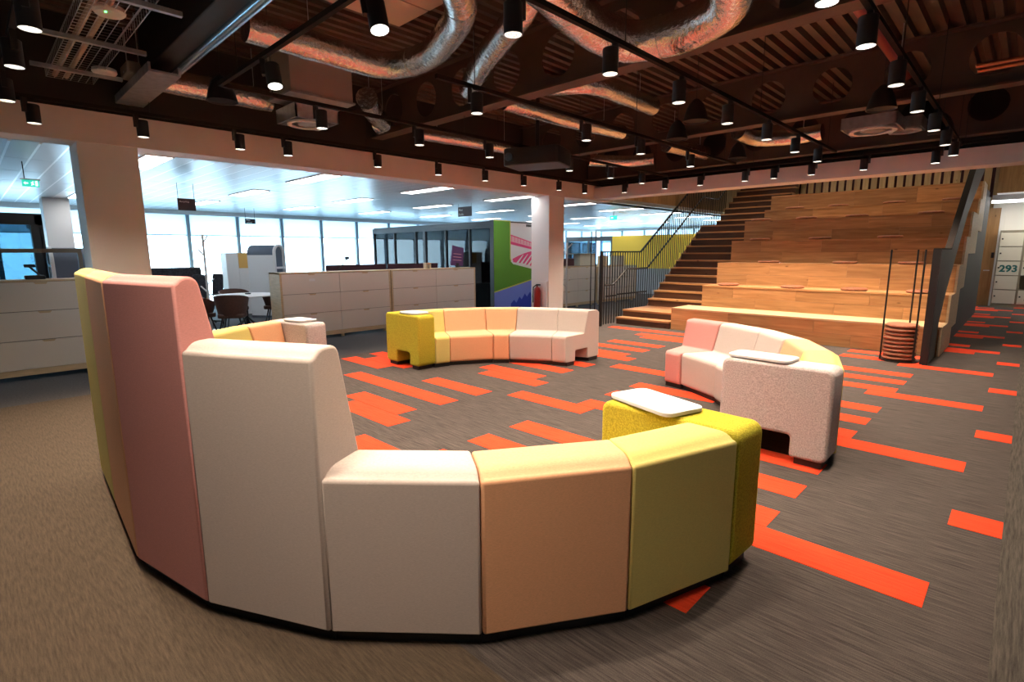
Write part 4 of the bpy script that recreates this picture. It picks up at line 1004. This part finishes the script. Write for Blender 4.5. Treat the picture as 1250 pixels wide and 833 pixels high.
dp = thing('document_camera', 'small dark device on an angled arm on the left cabinet beside the column', 'device', (-9.1, .62, 1.241))
MB().box(-.08, .08, -.1, .1, 0, .05).build('base', 'black', dp, bevel=.01); MB().tube([(0, .05, .05), (0, -.04, .16)], .012, 8).build('arm', 'black', dp); MB().box(-.03, .03, -.09, .02, .15, .19).build('head', 'black', dp, bevel=.008)
# black glazed booth at the far left
gb_ = thing('glass_booth', 'black framed glass booth at the far left under the exit sign', 'booth', (-14.2, -1.6, 0))
BW, BD, BH = 2.65, 1.8, 2.22
f = MB(); f.box(BD-.09, BD, 0, BW, BH-.16, BH).box(0, BD, 0, .1, BH-.16, BH).box(0, BD, BW-.1, BW, BH-.16, BH)
f.build('frame', 'black', gb_, smooth=False); MB().box(BD-.09, BD, 0, BW, 0, .08).build('bottom_rail', 'black', gb_, smooth=False)
for a in (0, .85, 1.70, BW-.16): MB().box(BD-.09, BD, a, a+(.16 if a > 1.8 else .06), .08, BH-.16).build('post', 'black', gb_, smooth=False)
for a in (.06, .91, 1.76): MB().box(BD-.05, BD-.04, a, a+.73, .08, BH-.16).build('pane', 'booth_glass', gb_, smooth=False)
MB().box(0, BD, BW-.05, BW-.03, .0, BH-.16).build('side_panel', 'black', gb_, smooth=False); MB().box(0, BD, 0, BW, BH, BH+.03).build('roof', 'black', gb_, smooth=False)

# room box with yellow wall far behind the stairs
yb = thing('yellow_room', 'bright yellow walled room box far behind the stair balustrade', 'meeting room', (-12.9, 18.0, 0))
MB().box(1.0, 5.2, -.06, .06, 0, 2.18).build('yellow_wall', 'yellow_panel', yb, smooth=False)
MB().box(-1.3, 1.0, -.05, .05, 2.0, 2.18).box(-1.3, -1.22, -.05, .05, 0, 2.0).box(.92, 1.0, -.05, .05, 0, 2.0).box(-.2, -.15, -.05, .05, 0, 2.0).build('frame', 'grey_panel', yb, smooth=False)
MB().box(-1.22, -.2, -.006, .006, 0, 2.0).build('pane', 'smoked_glass', yb, smooth=False); MB().box(-.15, .92, -.006, .006, 0, 2.0).build('pane', 'smoked_glass', yb, smooth=False)
MB().box(1.0, 5.2, -.08, -.06, 0, .95).build('low_panel', 'blind_grey', yb, smooth=False)
for k, y in enumerate((12.6, 15.5)):
    db = thing('desk_bench', f'white office desk behind the stair balustrade, {["nearer the column", "nearer the yellow wall"][k]}', 'desk', (-11.6, y, 0), group='desks behind the balustrade')
    MB().box(-.8, .8, -1., 1., .71, .74).build('top', 'white_plastic', db, smooth=False); MB().box(-.02, .02, -1., 1., .74, 1.12).build('divider', 'slate_felt', db, smooth=False)
    for sx in (-.7, .7):
        for sy in (-.9, .9): MB().box(sx-.025, sx+.025, sy-.025, sy+.025, 0, .71).build('leg', 'white_plastic', db, smooth=False)

# hanging signs
def hang_sign(label, x, y, z, ax, wd, ht, lines, m='sign_brown'):
    s = thing('hanging_sign', label, 'sign', (x, y, z))
    if ax == 'y': B = lambda a, b, t0, t1, za, zb: MB().box(t0, t1, a, b, za, zb)
    else: B = lambda a, b, t0, t1, za, zb: MB().box(a, b, t0, t1, za, zb)
    B(-wd/2, wd/2, -.008, .008, 0, ht).build('panel', m, s, smooth=False)
    for e in (-wd/2+.01, wd/2-.015): B(e, e+.006, -.003, .003, ht, CZ-z-.005).build('wire', 'dark_metal', s, smooth=False)
    for k, (t, sz, zz) in enumerate(lines):
        if ax == 'y': text(t, sz, 'lettering_white', s, (.009, -wd/2+.03, zz), (PI/2, 0, PI/2))
        else: text(t, sz, 'lettering_white', s, (-wd/2+.03, -.009, zz), (PI/2, 0, 0))
hang_sign('brown hanging sign with one word near the top, beside the near white column', -10.5, 2.80, 2.29, 'y', .27, .20, [('Recycling', .038, .135)])
hang_sign('small dark hanging sign against the window above the whiteboard pod', -15.0, 5.46, 2.34, 'y', .26, .13, [('Print', .05, .075), ('and post', .04, .02)], 'navy_wall')
hang_sign('brown hanging sign with two lines in front of the glass meeting room', -10.1, 8.75, 2.44, 'x', .50, .23, [('Meet', .07, .135), ('Studio', .07, .03)])
# exit sign
ex = thing('exit_sign', 'green emergency exit sign hanging at the far left ceiling', 'exit sign', (-9.5, .745, 2.43))
MB().box(-.006, .006, -.085, .085, 0, .085).build('panel', 'exit_green', ex, smooth=False); MB().box(-.02, .02, -.10, .10, .085, .10).build('housing', 'white_plastic', ex, smooth=False)
MB().box(-.005, .005, -.06, -.05, .10, CZ-2.43-.006).build('rod', 'dark_metal', ex, smooth=False)
def ep(name, poly): return MB().prism(poly, lambda u, v, s: (s, u, v), .006, .0075).build(name, 'exit_white', ex, smooth=False)
ep('arrow', [(-.07, .043), (-.05, .063), (-.05, .050), (-.025, .050), (-.025, .036), (-.05, .036), (-.05, .023)])
ep('running_figure', [(.0, .015), (.012, .015), (.018, .032), (.028, .022), (.036, .026), (.026, .042), (.03, .055), (.02, .062), (.004, .055), (.0, .046), (.010, .048), (.010, .034)])
ep('figure_head', [(.022, .064), (.030, .064), (.030, .073), (.022, .073)]); ep('door_mark', [(.045, .012), (.07, .012), (.07, .073), (.045, .073)])
e2 = thing('exit_sign', 'small green exit sign far beyond the stair balustrade', 'exit sign', (-9.0, 13.6, 2.50)); MB().box(-.12, .12, -.006, .006, 0, .12).build('panel', 'exit_green', e2, smooth=False); MB().box(-.005, .005, -.005, .005, .12, CZ-2.50-.006).build('rod', 'dark_metal', e2, smooth=False)
MB().prism([(-.09, .06), (-.05, .09), (-.05, .07), (.0, .07), (.0, .05), (-.05, .05), (-.05, .03)], lambda u, v, s: (u, s, v), -.0075, -.006).build('arrow', 'exit_white', e2, smooth=False)

# fire extinguisher in front of the far column
fe = thing('fire_extinguisher', 'red fire extinguisher with black hose by the far white column', 'fire extinguisher', (-7.70, 8.72, .30))
MB().lathe([(.001, 0), (.075, .0), (.08, .02), (.08, .42), (.06, .48), (.025, .51), (.025, .54), (.001, .54)], 20).build('cylinder', 'extinguisher_red', fe)
MB().box(-.02, .09, -.015, .015, .54, .57).build('handle', 'black', fe, bevel=.004); MB().tube([(-.02, 0, .55), (-.10, -.01, .5), (-.105, -.02, .3), (-.10, -.02, .16)], .014, 8).build('hose', 'black', fe)
MB().box(-.1, .2, .085, .115, .0, .62).build('back_board', 'white_plastic', fe, smooth=False)
